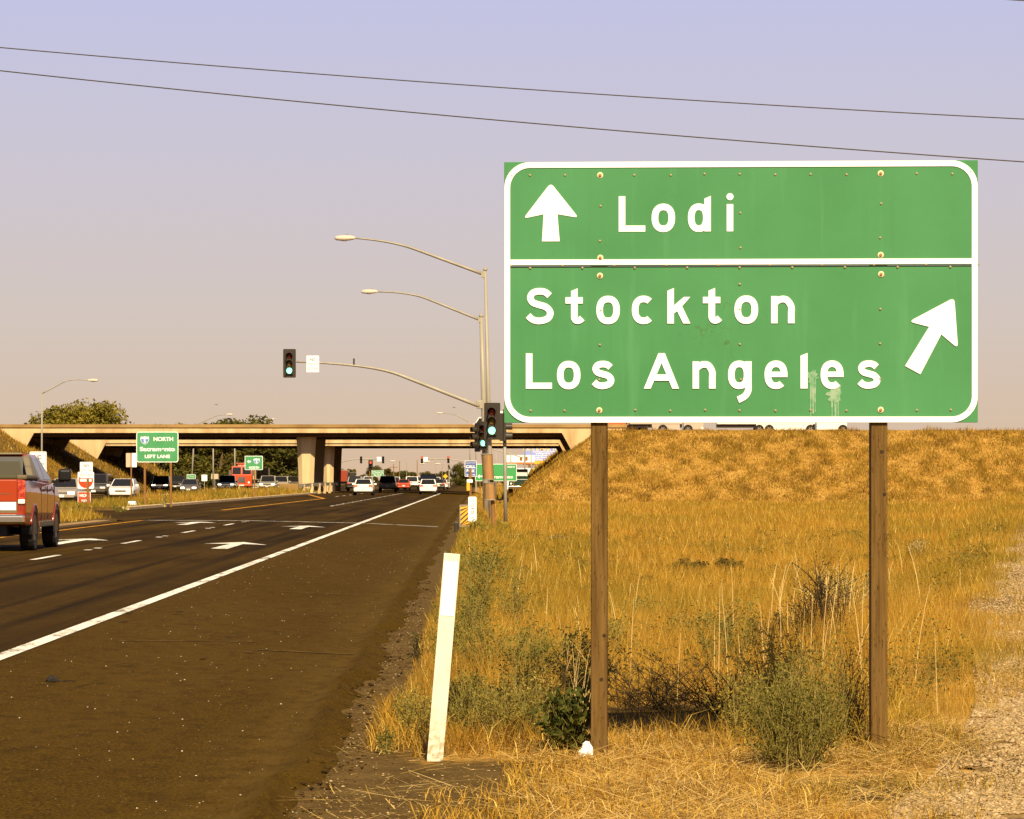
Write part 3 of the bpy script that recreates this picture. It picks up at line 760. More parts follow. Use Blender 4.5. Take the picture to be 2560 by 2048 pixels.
t, hw, z0, z1 = sign_at('road_sign', 'green NORTH Sacramento LEFT LANE sign on two brown posts in the median', 341, 446, 1079.5, 1156, 168, WHITE, GREEN_S, (362, 427), bw=.035, rad=.13)
shield(t, -hw+.20*2.1, z1-.43, .42)
text('NORTH', .195, .30, z1-.36, -.018, WHITE, t, width=.98, bold=.03)
text('Sacramento', .205, -.0, z0+.67, -.018, WHITE, t, width=1.76, bold=.035)
text('LEFT LANE', .165, .0, z0+.30, -.018, WHITE, t, width=1.26, bold=.03)
t, hw, z0, z1 = sign_at('road_sign', 'small green sign with left arrow and blue shield on a single median post', 612, 657, 1140, 1175, 240, WHITE, GREEN_S, (636,), bw=.035, rad=.07)
shield(t, .2, z1-.38, .42)
text('NORTH', .16, .02, z0+.17, -.018, WHITE, t, width=.72, bold=.035)
MB().xz([(-.50+.02, z1-.40), (-.34, z1-.27), (-.34, z1-.355), (-.20, z1-.355), (-.20, z1-.445), (-.34, z1-.445), (-.34, z1-.53)], -.019, -.016).build('arrow', WHITE, t)

def no_turn(label, u0, u1, v0, v1, Y, posts, rz=0.0, pm=RUSTPOST, base=None):
    t, hw, z0, z1 = sign_at('road_sign', label, u0, u1, v0, v1, Y, WHITE, None, posts, pm, rad=.05, rz=rz, group='no left or u turn signs', base=base)
    h = z1-z0
    b = MB(); frame_ring(b, rrect(-hw+.02, hw-.02, z0+.02, z1-.02, .04), rrect(-hw+.028, hw-.028, z0+.028, z1-.028, .034), -.0145, -.012); b.build('border', LEGEND, t)
    text('NO', h*.185, 0, z1-.22*h, -.0145, LEGEND, t, width=hw*.80, bold=.02)
    text('LEFT OR', h*.105, 0, z0+.49*h, -.0145, LEGEND, t, width=hw*1.55, bold=.0)
    text('U', h*.18, -hw*.62, z0+.22*h, -.0145, LEGEND, t, width=hw*.35, bold=.01)
    text('TURN', h*.125, hw*.22, z0+.22*h, -.0145, LEGEND, t, width=hw*1.1, bold=.0)
    return t
no_turn('white NO LEFT OR U TURN sign half hidden behind the red pickup', 73, 118, 1129, 1190, 108, (97,), R(-14))
no_turn('white NO LEFT OR U TURN sign in front of the red WRONG WAY board', 200, 232, 1155, 1196, 160, (219,))
# wrong way assembly
Yw = 171; cx = X(212, Yw); zb = gz(cx, Yw)
t = thing('road_sign', 'red circle sign over a red WRONG WAY board, crossed by a post', 'road sign', (cx, Yw, zb))
q = Yw/F
MB().xz(rrect((194.5-212)*q, (235-212)*q, Z(1222, Yw)-zb, Z(1180, Yw)-zb, .06), -.012, 0).build('square_board', WHITE, t)
MB().xz(disc((214.5-212)*q, Z(1202, Yw)-zb, .375, 28), -.016, -.012).build('red_disc', RED_S, t)
MB().box((200-212)*q, (229-212)*q, -.020, -.016, Z(1204, Yw)-zb, Z(1198, Yw)-zb).build('white_bar', WHITE, t)
MB().xz(rrect((194.5-212)*q, (226.5-212)*q, Z(1262, Yw)-zb, Z(1229.5, Yw)-zb, .04), -.012, 0).build('lower_board', WHITE, t)
MB().xz(rrect((195.7-212)*q, (225.3-212)*q, Z(1260.8, Yw)-zb, Z(1230.7, Yw)-zb, .03), -.016, -.012).build('lower_face', RED_S, t)
text('WRONG', .15, (210.5-212)*q, Z(1239, Yw)-zb, -.018, WHITE, t, width=.50, bold=.03)
text('WAY', .15, (210.5-212)*q, Z(1252, Yw)-zb, -.018, WHITE, t, width=.30, bold=.03)
MB().box(-.05, .05, .004, .1, -.3, Z(1182, Yw)-zb).build('post', RUSTPOST, t)
# back-to-back plain panels
TAN = mat('unpainted_sign_back', (.55, .42, .28), .6)
t = thing('road_sign', 'pair of blank panels either side of one post, left of the Sacramento sign', 'road sign', (X(328, 196), 196, gz(X(328, 196), 196)))
zb = t.location.z; q = 196/F
MB().xz(rrect(-13*q, -1.5*q, Z(1168, 196)-zb, Z(1133, 196)-zb, .04), -.012, 0).build('tan_panel', TAN, t)
MB().xz(rrect(1.5*q, 14*q, Z(1168, 196)-zb, Z(1133, 196)-zb, .04), -.012, 0).build('white_panel', WHITE, t)
MB().box(-.035, .035, .0, .08, -.4, Z(1132, 196)-zb).build('post', RUSTPOST, t)
# signs in the shade beneath the overpass, left side
for nm, lab, u0, u1, v0, v1, Y, bm_, fm in (
        ('road_sign', 'small green two-line sign behind a pole under the overpass', 467, 489, 1186, 1200, 452, WHITE, GREEN_S),
        ('road_sign', 'blank white panel standing alone in front of the dark trees', 504, 518, 1187, 1203, 455, WHITE, None),
        ('road_sign', 'tan panel beside the steel pole in front of the trees', 528, 546, 1185, 1198, 457, TAN, None),
        ('road_sign', 'little pale panel behind the right post of the Sacramento sign', 430, 441, 1195, 1206, 450, TAN, None),
        ('road_sign', 'tiny green sign at the right edge of the overpass pier', 838, 846, 1162, 1171, 470, GREEN_S, None)):
    t, hw, z0, z1 = sign_at(nm, lab, u0, u1, v0, v1, Y, bm_, fm, ((u0+u1)/2,), STEEL, bw=.05, rad=.08, pr=.04)
    if 'two-line' in lab:
        text('W Thornton', .17, 0, z1-.24, -.018, WHITE, t, width=hw*1.3); text('Flag City', .17, 0, z0+.22, -.018, WHITE, t, width=hw*1.5)
t, hw, z0, z1 = sign_at('road_sign', 'green street-name sign with two lines of white letters beyond the white sedan', 929, 959, 1176, 1191.5, 456, WHITE, GREEN_S, (930.5, 957), STEEL, bw=.03, pr=.035)
text('N Thornton Rd', .20, 0, z1-.22, -.018, WHITE, t, width=hw*1.75, bold=.02); text('Flag City Bl', .20, 0, z0+.22, -.018, WHITE, t, width=hw*1.3, bold=.02)
MB().box(-hw+.05, hw-.05, -.0185, -.016, (z0+z1)/2-.015, (z0+z1)/2+.015).build('rule', WHITE, t)
# Sacramento guide sign behind the signal poles, in the shade
t, hw, z0, z1 = sign_at('road_sign', 'deep green Sacramento guide sign mostly hidden behind the signal poles', 1188, 1292, 1160, 1203, 389, WHITE, GREEN_DK, (1200, 1284), RUSTPOST, bw=.06, rad=.15)
text('Sacramento', .34, .42, z0+.50, -.018, WHITE, t, width=3.1, bold=.03)
MB().xz(rrect(hw-1.25, hw-.08, z1-.62, z1-.08, .05), -.019, -.016).build('north_plate', GREEN_S, t)
text('NORTH', .20, hw-.66, z1-.35, -.021, WHITE, t, width=.85, bold=.03)
MB().xz([(-hw+.25, z0+.55), (-hw+.50, z0+.80), (-hw+.50, z0+.62), (-hw+.85, z0+.62), (-hw+.85, z0+.48), (-hw+.5, z0+.48), (-hw+.5, z0+.30)], -.019, -.016).build('arrow', WHITE, t)

# call box
Yc = 236; cx = X(1176, Yc); zb = gz(cx, Yc)
t = thing('call_box', 'yellow roadside call box on a brown post under a blue CALL BOX sign', 'call box', (cx, Yc, zb)); q = Yc/F
MB().box(-.075, .075, 0, .14, -.3, Z(1172, Yc)-zb).build('post', RUSTPOST, t)
b = MB().xz(rrect((1162-1176)*q, (1191.5-1176)*q, Z(1192, Yc)-zb, Z(1152, Yc)-zb, .05), .16, .172).build('sign_board', WHITE, t)
MB().xz(rrect((1163-1176)*q, (1190.5-1176)*q, Z(1191, Yc)-zb, Z(1153, Yc)-zb, .04), .156, .16).build('sign_face', BLUE_S, b)
mid = (1176.7-1176)*q
text('SAN JOAQUIN COUNTY', .065, mid, Z(1157.5, Yc)-zb, .153, WHITE, b, width=.70)
text('CALL', .20, mid, Z(1166.5, Yc)-zb, .153, WHITE, b, width=.66, bold=.035)
text('BOX', .20, mid, Z(1177, Yc)-zb, .153, WHITE, b, width=.58, bold=.035)
text('SJ-12-110', .11, mid, Z(1187, Yc)-zb, .153, WHITE, b, width=.62, bold=.02)
MB().box((1166.5-1176)*q, (1174.5-1176)*q, -.16, 0, Z(1227, Yc)-zb, Z(1208, Yc)-zb).build('box', YELLOW, t, bevel=.02)
MB().box((1166.5-1176)*q, (1182-1176)*q, -.2, -.02, Z(1207.6, Yc)-zb, Z(1199, Yc)-zb).build('hood', WHITE, t, bevel=.05)

# striped object marker and mile paddle
Ym = 103; cx = X(1165, Ym); zb = gz(cx, Ym); q = Ym/F
t = thing('object_marker', 'black and yellow diagonal striped marker board at the roadside', 'marker', (cx, Ym, zb))
x0, x1 = (1149-1165)*q, (1183-1165)*q; za, zt = Z(1317, Ym)-zb, Z(1262, Ym)-zb
MB().xz(rrect(x0, x1, za, zt, .015), -.01, 0).build('board', STEEL, t)
MB().box(x0+.03, x1-.03, -.014, -.01, za+.03, zt-.03).build('yellow_face', YELLOW, t)
L, Wd = zt-za-.06, x1-x0-.06
m = MB()
for k in range(-3, 6):
    b0 = za+.03+k*.145
    poly = []
    for xx, zz in ((x0+.03, b0), (x1-.03, b0+Wd*.9), (x1-.03, b0+Wd*.9+.065), (x0+.03, b0+.065)):
        poly.append((xx, min(max(zz, za+.03), zt-.03)))
    if max(p[1] for p in poly)-min(p[1] for p in poly) > .02:
        MB().xz(poly, -.0165, -.014).build('stripe', LEGEND, t)
MB().box(-.03, .03, 0, .06, -.3, zt-.1).build('post', STEEL, t)
m = MB().box((1136-1165)*q, (1147-1165)*q, -.5, -.3, -.2, .32); m.build('stub', BLACK, t, bevel=.03)
Ym = 99; cx = X(1181, Ym); zb = gz(cx, Ym); q = Ym/F
t = thing('mile_marker', 'narrow white paddle with upright numerals overlapping the striped marker', 'marker', (cx, Ym, zb))
za, zt = Z(1304, Ym)-zb, Z(1242, Ym)-zb
MB().xz(rrect(-10.3*q, 10.3*q, za, zt, .035), -.01, 0).build('board', WHITE, t)
text('12', .10, 0, zt-.11, -.012, TAN, t, width=.07); text('SJ', .09, 0, zt-.25, -.012, TAN, t, width=.07)
text('10', .085, .01, zt-.42, -.012, LEGEND, t, width=.16, rot=R(-90), bold=.01); text('19', .09, .01, zt-.66, -.012, LEGEND, t, width=.11, rot=R(-90))
MB().box(-.02, .02, .0, .04, -.3, zt-.1).build('post', STEEL, t)

# ================================================================== SIGNALS AND LAMP POLES
VIS = MB(); nv = 14
ra = []
for k in range(nv+1):
    a = R(-40+260*k/nv); ra.append((.155*math.cos(a), .155*math.sin(a)))
VIS.rings([[(p[0], 0, p[1]) for p in ra], [(p[0]*.98, -.26, p[1]*.98+.0) for p in ra]], cap=False, closed=False)
VISOR = VIS.mesh('visor', BLACK)
def lens_mesh(nm, m): return MB().lathe([(.145, 0), (.13, -.02), (.08, -.04), (.01, -.05)], 18, 'y').mesh(nm, m, True)
LENS = {k: lens_mesh('lens', m) for k, m in (('G', SIG_G), ('R', SIG_R), ('r', SIG_RO), ('y', SIG_YO), ('o', SIG_OFF))}
PLATE = MB().xz(rrect(-.31, .31, -.70, .70, .05), .0, .012).mesh('backplate', BLACK)
HOUSE = MB().box(-.17, .17, -.06, .16, -.54, .54).mesh('signal_head', BLACK)
def signal(parent, loc, rz, lens='ryG', plate=True, k=1.0):
    h = obj('signal_head', HOUSE, parent, loc, (0, 0, rz), (k, k, k))
    if plate: obj('backplate', PLATE, h, (0, .02, 0))
    for i, c in enumerate(lens):
        z = .36-.36*i
        obj('lens', LENS[c], h, (0, -.06, z)); obj('visor', VISOR, h, (0, -.06, z))
    return h
def luminaire(mb_parent, loc, rz, k=1.0):
    m = MB(); r = []
    for y, w, h0, h1 in ((0, .05, -.03, .05), (.08, .10, -.06, .09), (.30, .16, -.10, .13), (.62, .17, -.11, .13), (.85, .14, -.09, .10), (.93, .06, -.04, .04)):
        r.append([(-w, y, 0), (-w*.7, y, h1*.8), (0, y, h1), (w*.7, y, h1*.8), (w, y, 0), (w*.8, y, h0), (-w*.8, y, h0)])
    m.rings(r); o = m.build('luminaire', mat_lum, mb_parent, smooth=True); o.location = loc; o.rotation_euler = (0, 0, rz); o.scale = (k, k, k)
    MB().lathe([(.045, .10), (.045, .19), (.03, .20)], 8, 'z', (0, .35, 0)).build('photocell', STEEL, o)
    MB().lathe([(.02, -.14), (.11, -.13), (.15, -.09)], 12, 'z', (0, .5, 0)).build('lamp_glass', LAMP, o)
    return o
mat_lum = mat('luminaire_paint', (.55, .47, .36), .5)
def bez(p0, p1, p2, n=14):
    p0, p1, p2 = Vector(p0), Vector(p1), Vector(p2)
    return [p0*(1-t)**2+p1*2*t*(1-t)+p2*t*t for t in [k/n for k in range(n+1)]]
def arm_path(a, b, c, r0, r1):                 # straight riser a->b then levelling to c
    a, b, c = Vector(a), Vector(b), Vector(c)
    pts = [a.lerp(b, k/5) for k in range(5)]+bez(b, b+(b-a)*.35, c, 10)
    n = len(pts)
    return pts, [r0+(r1-r0)*k/(n-1) for k in range(n)]
# far mast-arm pole
Y1 = 164
p0 = thing('signal_pole', 'thick steel pole carrying the long curved mast arm with green signal and white turn sign', 'traffic signal', (X(1207, Y1), Y1, gz(X(1207, Y1), Y1)))
def L1(u, v, dy=0): return Vector((X(u, Y1)-p0.location.x, dy, Z(v, Y1)-p0.location.z))
MB().tube([L1(1216, 1284)+Vector((0, 0, -.3)), L1(1213, 1180), L1(1209, 1000), L1(1203, 792)], [.150, .142, .130, .098], 14).build('pole', STEEL, p0, smooth=True)
MB().lathe([(.13, 0), (.13, .06), (.06, .14), (.02, .17)], 10, 'z', L1(1203, 792)).build('pole_cap', STEEL, p0)
pts, rr = arm_path(L1(1199, 1016, -.1), L1(1000, 938, -.1), L1(741, 905, -.1), .10, .042)
MB().tube(pts, rr, 10).build('mast_arm', STEEL, p0, smooth=True)
pts, rr = arm_path(L1(1200, 800, 0), L1(1070, 748, 0), L1(944, 729.5, 0), .065, .035)
MB().tube(pts, rr, 8).build('lamp_arm', STEEL, p0, smooth=True)
MB().box(-.12, .02, -.1, .1, -.12, .12).build('arm_bracket', STEEL, p0, loc=L1(1201, 800))
MB().box(-.2, .1, -.16, .16, -.2, .2).build('mast_bracket', STEEL, p0, loc=L1(1202, 1012), bevel=.03)
luminaire(p0, L1(945, 729.5), R(90), .88)
s = signal(p0, L1(724.5, 909, -.25), 0, 'ryG')
s2 = signal(p0, L1(1209, 1090, -.45), R(-14), 'ryG')
MB().box(-.42, .42, -.02, .3, -.03, .03).build('side_bracket', BLACK, s2, loc=(.0, .12, .3))
s3 = signal(p0, L1(1193, 1094, -.3), R(-62), 'ooo')
MB().box(-.04, .04, -.05, .05, .0, .30).build('camera', BLACK, p0, loc=L1(885, 912, -.1))
t = p0
Yb = Y1-.15
hb = thing('road_sign', 'white NO LEFT OR U TURN sign hung on the mast arm beside the green signal', 'road sign', P(782, 910, Yb)); hb['group'] = 'no left or u turn signs'
MB().xz(rrect(-.305, .305, -.40, .40, .03), -.012, 0).build('board', WHITE, hb)
text('NO', .155, 0, .21, -.0145, LEGEND, hb, width=.24, bold=.02); text('LEFT OR', .085, 0, .0, -.0145, LEGEND, hb, width=.53)
text('U', .14, -.20, -.22, -.0145, LEGEND, hb, width=.11, bold=.01); text('TURN', .09, .08, -.22, -.0145, LEGEND, hb, width=.34)
# near signal pole with tall lamp arm
Y2 = 128
p2 = thing('signal_pole', 'tall lamp pole with the highest curved arm and a green signal at its side', 'traffic signal', (X(1224, Y2), Y2, gz(X(1224, Y2), Y2)))
def L2(u, v, dy=0): return Vector((X(u, Y2)-p2.location.x, dy, Z(v, Y2)-p2.location.z))
MB().tube([L2(1228, 1306)+Vector((0, 0, -.3)), L2(1226, 1180), L2(1221, 1000), L2(1213, 676)], [.088, .086, .080, .058], 14).build('pole', STEEL, p2, smooth=True)
MB().lathe([(.09, 0), (.09, .05), (.04, .11), (.01, .13)], 10, 'z', L2(1213, 676)).build('pole_cap', STEEL, p2)
pts, rr = arm_path(L2(1209, 686), L2(1040, 624), L2(888, 595.5), .062, .032)
MB().tube(pts, rr, 8).build('lamp_arm', STEEL, p2, smooth=True)
MB().box(-.11, .02, -.09, .09, -.12, .12).build('arm_bracket', STEEL, p2, loc=L2(1210, 686))
luminaire(p2, L2(889, 595.5), R(90), .86)
sg = signal(p2, L2(1230.5, 1053.5, -.35), R(-4), 'ryG')
MB().box(-.04, .04, .1, .4, -.4, -.34).build('side_bracket', BLACK, sg); MB().box(-.04, .04, .1, .4, .34, .4).build('side_bracket', BLACK, sg)
MB().xz(rrect(-.22, .22, -.05, .25, .03), -.22, .22).build('foot', CONC_D, p2, loc=(.03, 0, 0))
# slim post with signals seen edge-on
Y3 = 131
p3 = thing('signal_post', 'slim grey post with signals turned edge-on just left of the big sign', 'traffic signal', (X(1263, Y3), Y3, gz(X(1263, Y3), Y3)))
def L3(u, v, dy=0): return Vector((X(u, Y3)-p3.location.x, dy, Z(v, Y3)-p3.location.z))
MB().tube([L3(1264, 1304), L3(1263, 1200), L3(1261, 1040)], [.075, .07, .06], 12).build('post', STEEL, p3, smooth=True)
MB().box(-.4, .4, -.4, .4, -.3, .05).build('footing', CONC, p3, loc=(.15, 0, 0), bevel=.02)
signal(p3, L3(1260, 1068, .0), R(93), 'ooo')
MB().box(-.07, .07, -.07, .07, -.3, .3).build('terminal_box', BLACK, p3, loc=L3(1262, 1098))
# brown sheet-metal sleeve on a timber post
Y4 = 124
p4 = thing('sleeve_post', 'brown timber post wearing two rusty sheet-metal sleeves, in front of the signal poles', 'post', (X(1224, Y4), Y4, gz(X(1224, Y4), Y4)))
def L4(u, v, dy=0): return Vector((X(u, Y4)-p4.location.x, dy, Z(v, Y4)-p4.location.z))
MB().tube([L4(1236, 1322)+Vector((0, 0, -.3)), L4(1231, 1250), L4(1227, 1140)], [.075, .075, .07], 8).build('post', RUSTPOST, p4)
for (ua, va, ub, vb) in ((1217, 1136, 1222, 1199), (1223, 1208, 1225, 1250)):
    a, b = L4(ua, va, -.06), L4(ub, vb, -.06)
    MB().tube([a, b], .205, 16, False).build('sleeve', STEEL_D, p4, smooth=True)
    for c in (a, b): MB().lathe([(.21, -.018), (.225, -.01), (.225, .012), (.21, .02)], 16, 'z', c).build('band', STEEL, p4)
# other lamp poles
def lamp_pole(label, Y, ub, vb, ut, vt, uk, vk, ue, ve, r=.08, side=90):
    t = thing('street_lamp', label, 'street lamp', (X(ub, Y), Y, gz(X(ub, Y), Y)))
    def L(u, v): return Vector((X(u, Y)-t.location.x, 0, Z(v, Y)-t.location.z))
    b = L(ub, vb); b.z = -.2
    MB().tube([b, L((ub+ut)/2, (vb+vt)/2), L(ut, vt)], [r, r*.85, r*.65], 8).build('pole', STEEL, t, smooth=True)
    pts, rr = arm_path(L(ut, vt+3), L(uk, vk), L(ue, ve), r*.6, r*.4)
    MB().tube(pts, rr, 6).build('lamp_arm', STEEL, t, smooth=True)
    luminaire(t, L(ue, ve), R(side), 1.0)
    return t
lamp_pole('tall street lamp rising in front of the left end of the overpass', 283, 104, 1240, 105, 981, 158, 956, 218, 951, .09, -90)
lamp_pole('thin street lamp beyond the overpass, its arm pointing right near the small trees', 455, 478, 1225, 487, 1061, 530, 1044, 565, 1036.5, .12, -90)
lamp_pole('faint lamp arm rising over the overpass right of the tree tops', 600, 587, 1220, 620, 1060, 650, 1051, 674, 1048, .12, -90)
lamp_pole('lamp beyond the overpass with its arm reaching left beside the white vehicle', 470, 1178, 1225, 1172, 1052, 1145, 1040, 1108, 1033, .12, 90)
for lab, u, v0, Y in (('steel pole standing before the trees left of the red truck', 533, 1100, 450), ('slender pole directly above the red cab truck', 587, 1100, 452),
                      ('thin pole left of the billboard under the overpass', 1240, 1128, 470), ('thin pole right of the slim signal post', 1277, 1118, 480), ('thin pole in front of the billboard', 1328, 1118, 482)):
    t = thing('steel_pole', lab, 'pole', (X(u, Y), Y, gz(X(u, Y), Y)))
    zt = Z(v0, Y)-t.location.z
    MB().tube([(0, 0, -.2), (0, 0, zt*.5), (0, 0, zt)], [.11, .10, .08], 8).build('shaft', STEEL, t, smooth=True)
    MB().lathe([(.22, 0), (.22, .15), (.13, .3)], 8).build('base', STEEL, t)
# far mast arms at the next junction
def far_mast(label, Y, up, vtop, path, heads, sgn):
    t = thing('signal_pole', label, 'traffic signal', (X(up, Y), Y, gz(X(up, Y), Y)))
    def L(u, v, dy=0): return Vector((X(u, Y)-t.location.x, dy, Z(v, Y)-t.location.z))
    MB().tube([(0, 0, -.2), L(up, vtop)], [.16, .11], 8).build('pole', STEEL, t)
    MB().tube([L(*p) for p in path], .085, 6).build('mast_arm', STEEL, t)
    for u, v, le, rz in heads: signal(t, L(u, v, -.3), rz, le, False, 1.0)
    for u, v, w, h in sgn: MB().xz(rrect(-w, w, -h, h, .05), -.012, 0).build('sign_panel', WHITE, t, loc=L(u, v, -.2))
far_mast('far mast arm beyond the overpass with dark signals seen from behind', 520, 800, 1120, [(800, 1166), (845, 1157), (880, 1149.5), (905, 1148), (962, 1148)], [(903, 1150, 'ooo', 0), (958, 1150, 'ooo', 0)], [(948, 1148, .34, .34)])
far_mast('far mast arm beyond the overpass with two red signals', 520, 1190, 1120, [(1190, 1158), (1150, 1152), (1120, 1148), (1056, 1148)], [(1055, 1150, 'Roo', 0), (1121, 1149.5, 'Roo', 0)], [(1064, 1148.5, .32, .34)])
far_mast('slanted steel arm crossing in front of the billboard', 490, 1312, 1100, [(1312, 1146), (1270, 1133), (1230, 1123), (1200, 1118)], [], [])
t = thing('signal_post', 'post-mounted red signal standing left of the green street-name sign', 'traffic signal', (X(924, 462), 462, gz(X(924, 462), 462)))
MB().tube([(0, 0, -.2), (0, 0, Z(1156, 462))], .08, 8).build('post', RUSTPOST, t); signal(t, (.15, -.2, Z(1163, 462)-t.location.z), 0, 'Roo', True)

# overhead wires
for i, (lab, va, vm, vb, Yv) in enumerate((('upper of the two long cables crossing the sky', 119, 221, 298, 62), ('lower cable crossing the sky just above the big sign', 177, 304, 405, 58), ('cable just clipping the top right corner of the sky', -205, -95, 2, 64))):
    def vq(u): t = u/2560; return va*(1-t)*(1-2*t)+4*vm*t*(1-t)+vb*t*(2*t-1)
    m = MB(); m.tube([P(u, vq(u), Yv) for u in np.linspace(-2200, 4600, 60)], .0105, 5)
    o = m.build('overhead_cable', WIRE); tag(o, lab, 'cable', 'overhead cables')

# ================================================================== VEHICLES
def tyre_mesh(w=.115):
    return MB().lathe([(.60, -w*.8), (.92, -w), (1.0, -w*.75), (1.0, w*.75), (.92, w), (.60, w*.8)], 22, 'x').mesh('tyre', TYRE, False)
def rim_mesh(w=.115):
    m = MB().lathe([(.62, -w*.55), (.60, w*.55), (.55, w*.72), (.12, w*.55), (.10, w*.75), (.02, w*.75)], 18, 'x')
    return m.mesh('rim', RIM)
def spoke_mesh(w=.115):
    m = MB()
    for k in range(6):
        a = 2*math.pi*k/6; c, s_ = math.cos(a), math.sin(a)
        r = lambda q, z: (q, z)
        m.add([(w*.80, c*.12-s_*.09, s_*.12+c*.09), (w*.80, c*.12+s_*.09, s_*.12-c*.09), (w*.86, c*.57+s_*.06, s_*.57-c*.06), (w*.86, c*.57-s_*.06, s_*.57+c*.06)], [(0, 1, 2, 3)])
    return m.mesh('spokes', RIM)
TY, RI, SPK = tyre_mesh(.34), rim_mesh(.34), spoke_mesh(.34)
def wheel(parent, x, y, r):
    o = obj('wheel', TY, parent, (x, y, r), (0, 0, 0 if x > 0 else math.pi), (r, r, r)); o.name = 'wheel'
    obj('rim', RI, o); obj('spokes', SPK, o); return o
def sect(w, zb, zt, y, k=.93, lo=.88):
    h = zt-zb
    return [(-lo*w, y, zb), (-w, y, zb+.28*h), (-w, y, zb+.72*h), (-k*w, y, zt), (k*w, y, zt), (w, y, zb+.72*h), (w, y, zb+.28*h), (lo*w, y, zb)]
def pane(name, q, parent, m, k=.86, off=.012, kz=None):
    c = sum((Vector(p) for p in q), Vector())/4
    n = (Vector(q[1])-Vector(q[0])).cross(Vector(q[3])-Vector(q[0])).normalized()
    if n.dot(c-Vector((0, c.y*.2, .8))) < 0: n = -n
    v = [c+(Vector(p)-c)*k+n*off for p in q]
    vb = [p-n*.03 for p in v]
    return MB().add([*v, *vb], [(0, 1, 2, 3), (7, 6, 5, 4), (0, 4, 5, 1), (1, 5, 6, 2), (2, 6, 7, 3), (3, 7, 4, 0)]).build(name, m, parent)
KINDS = {  # L, W, H, belt, wheel r, stations (y/L, zb, zt, w), cabin (y bottom rear, y bottom front, y top rear, y top front, top width)
    'sedan': (4.7, 1.80, 1.44, .93, .325, [(-.5, .42, .82, .80), (-.47, .28, .96, .94), (-.38, .24, 1.0, .99), (-.1, .22, .97, 1), (.15, .22, .95, 1), (.30, .24, .90, .98), (.43, .26, .80, .94), (.485, .32, .70, .84), (.5, .40, .64, .76)], (-.40, .25, -.27, .06, .72)),
    'hatch': (4.2, 1.75, 1.50, .98, .32, [(-.5, .42, .85, .86), (-.485, .30, 1.0, .95), (-.38, .24, 1.02, .99), (-.1, .22, .99, 1), (.15, .22, .97, 1), (.30, .24, .92, .98), (.43, .26, .82, .94), (.485, .32, .70, .84), (.5, .40, .64, .76)], (-.485, .27, -.40, .06, .76)),
    'suv': (4.9, 1.98, 1.80, 1.10, .38, [(-.5, .50, .95, .88), (-.49, .38, 1.10, .96), (-.38, .34, 1.12, .99), (-.1, .32, 1.1, 1), (.15, .32, 1.09, 1), (.30, .34, 1.06, .98), (.44, .36, 1.0, .95), (.49, .42, .92, .88), (.5, .5, .85, .82)], (-.485, .23, -.43, .07, .78)),
    'pickup': (5.5, 2.0, 1.85, 1.12, .39, [(-.5, .55, 1.05, .93), (-.49, .48, 1.12, .97), (-.38, .42, 1.13, .99), (-.1, .40, 1.12, 1), (.15, .40, 1.12, 1), (.30, .42, 1.10, .98), (.44, .44, 1.05, .95), (.49, .48, .98, .90), (.5, .55, .9, .86)], (-.10, .22, -.06, .10, .80)),
    'van': (5.0, 1.95, 2.0, 1.05, .36, [(-.5, .45, .95, .90), (-.49, .36, 1.05, .97), (-.3, .32, 1.06, 1), (.1, .32, 1.05, 1), (.36, .34, 1.02, .98), (.46, .36, .92, .93), (.5, .45, .80, .84)], (-.49, .36, -.47, .18, .84)),
}
PAINTS = {}
def paint(c, rough=.28):
    key = tuple(c)
    if key not in PAINTS: PAINTS[key] = mat('car_paint', c, rough, coat=.6, spec=.5)
    return PAINTS[key]
PLATE_M = mat('number_plate', (.75, .72, .66), .5)
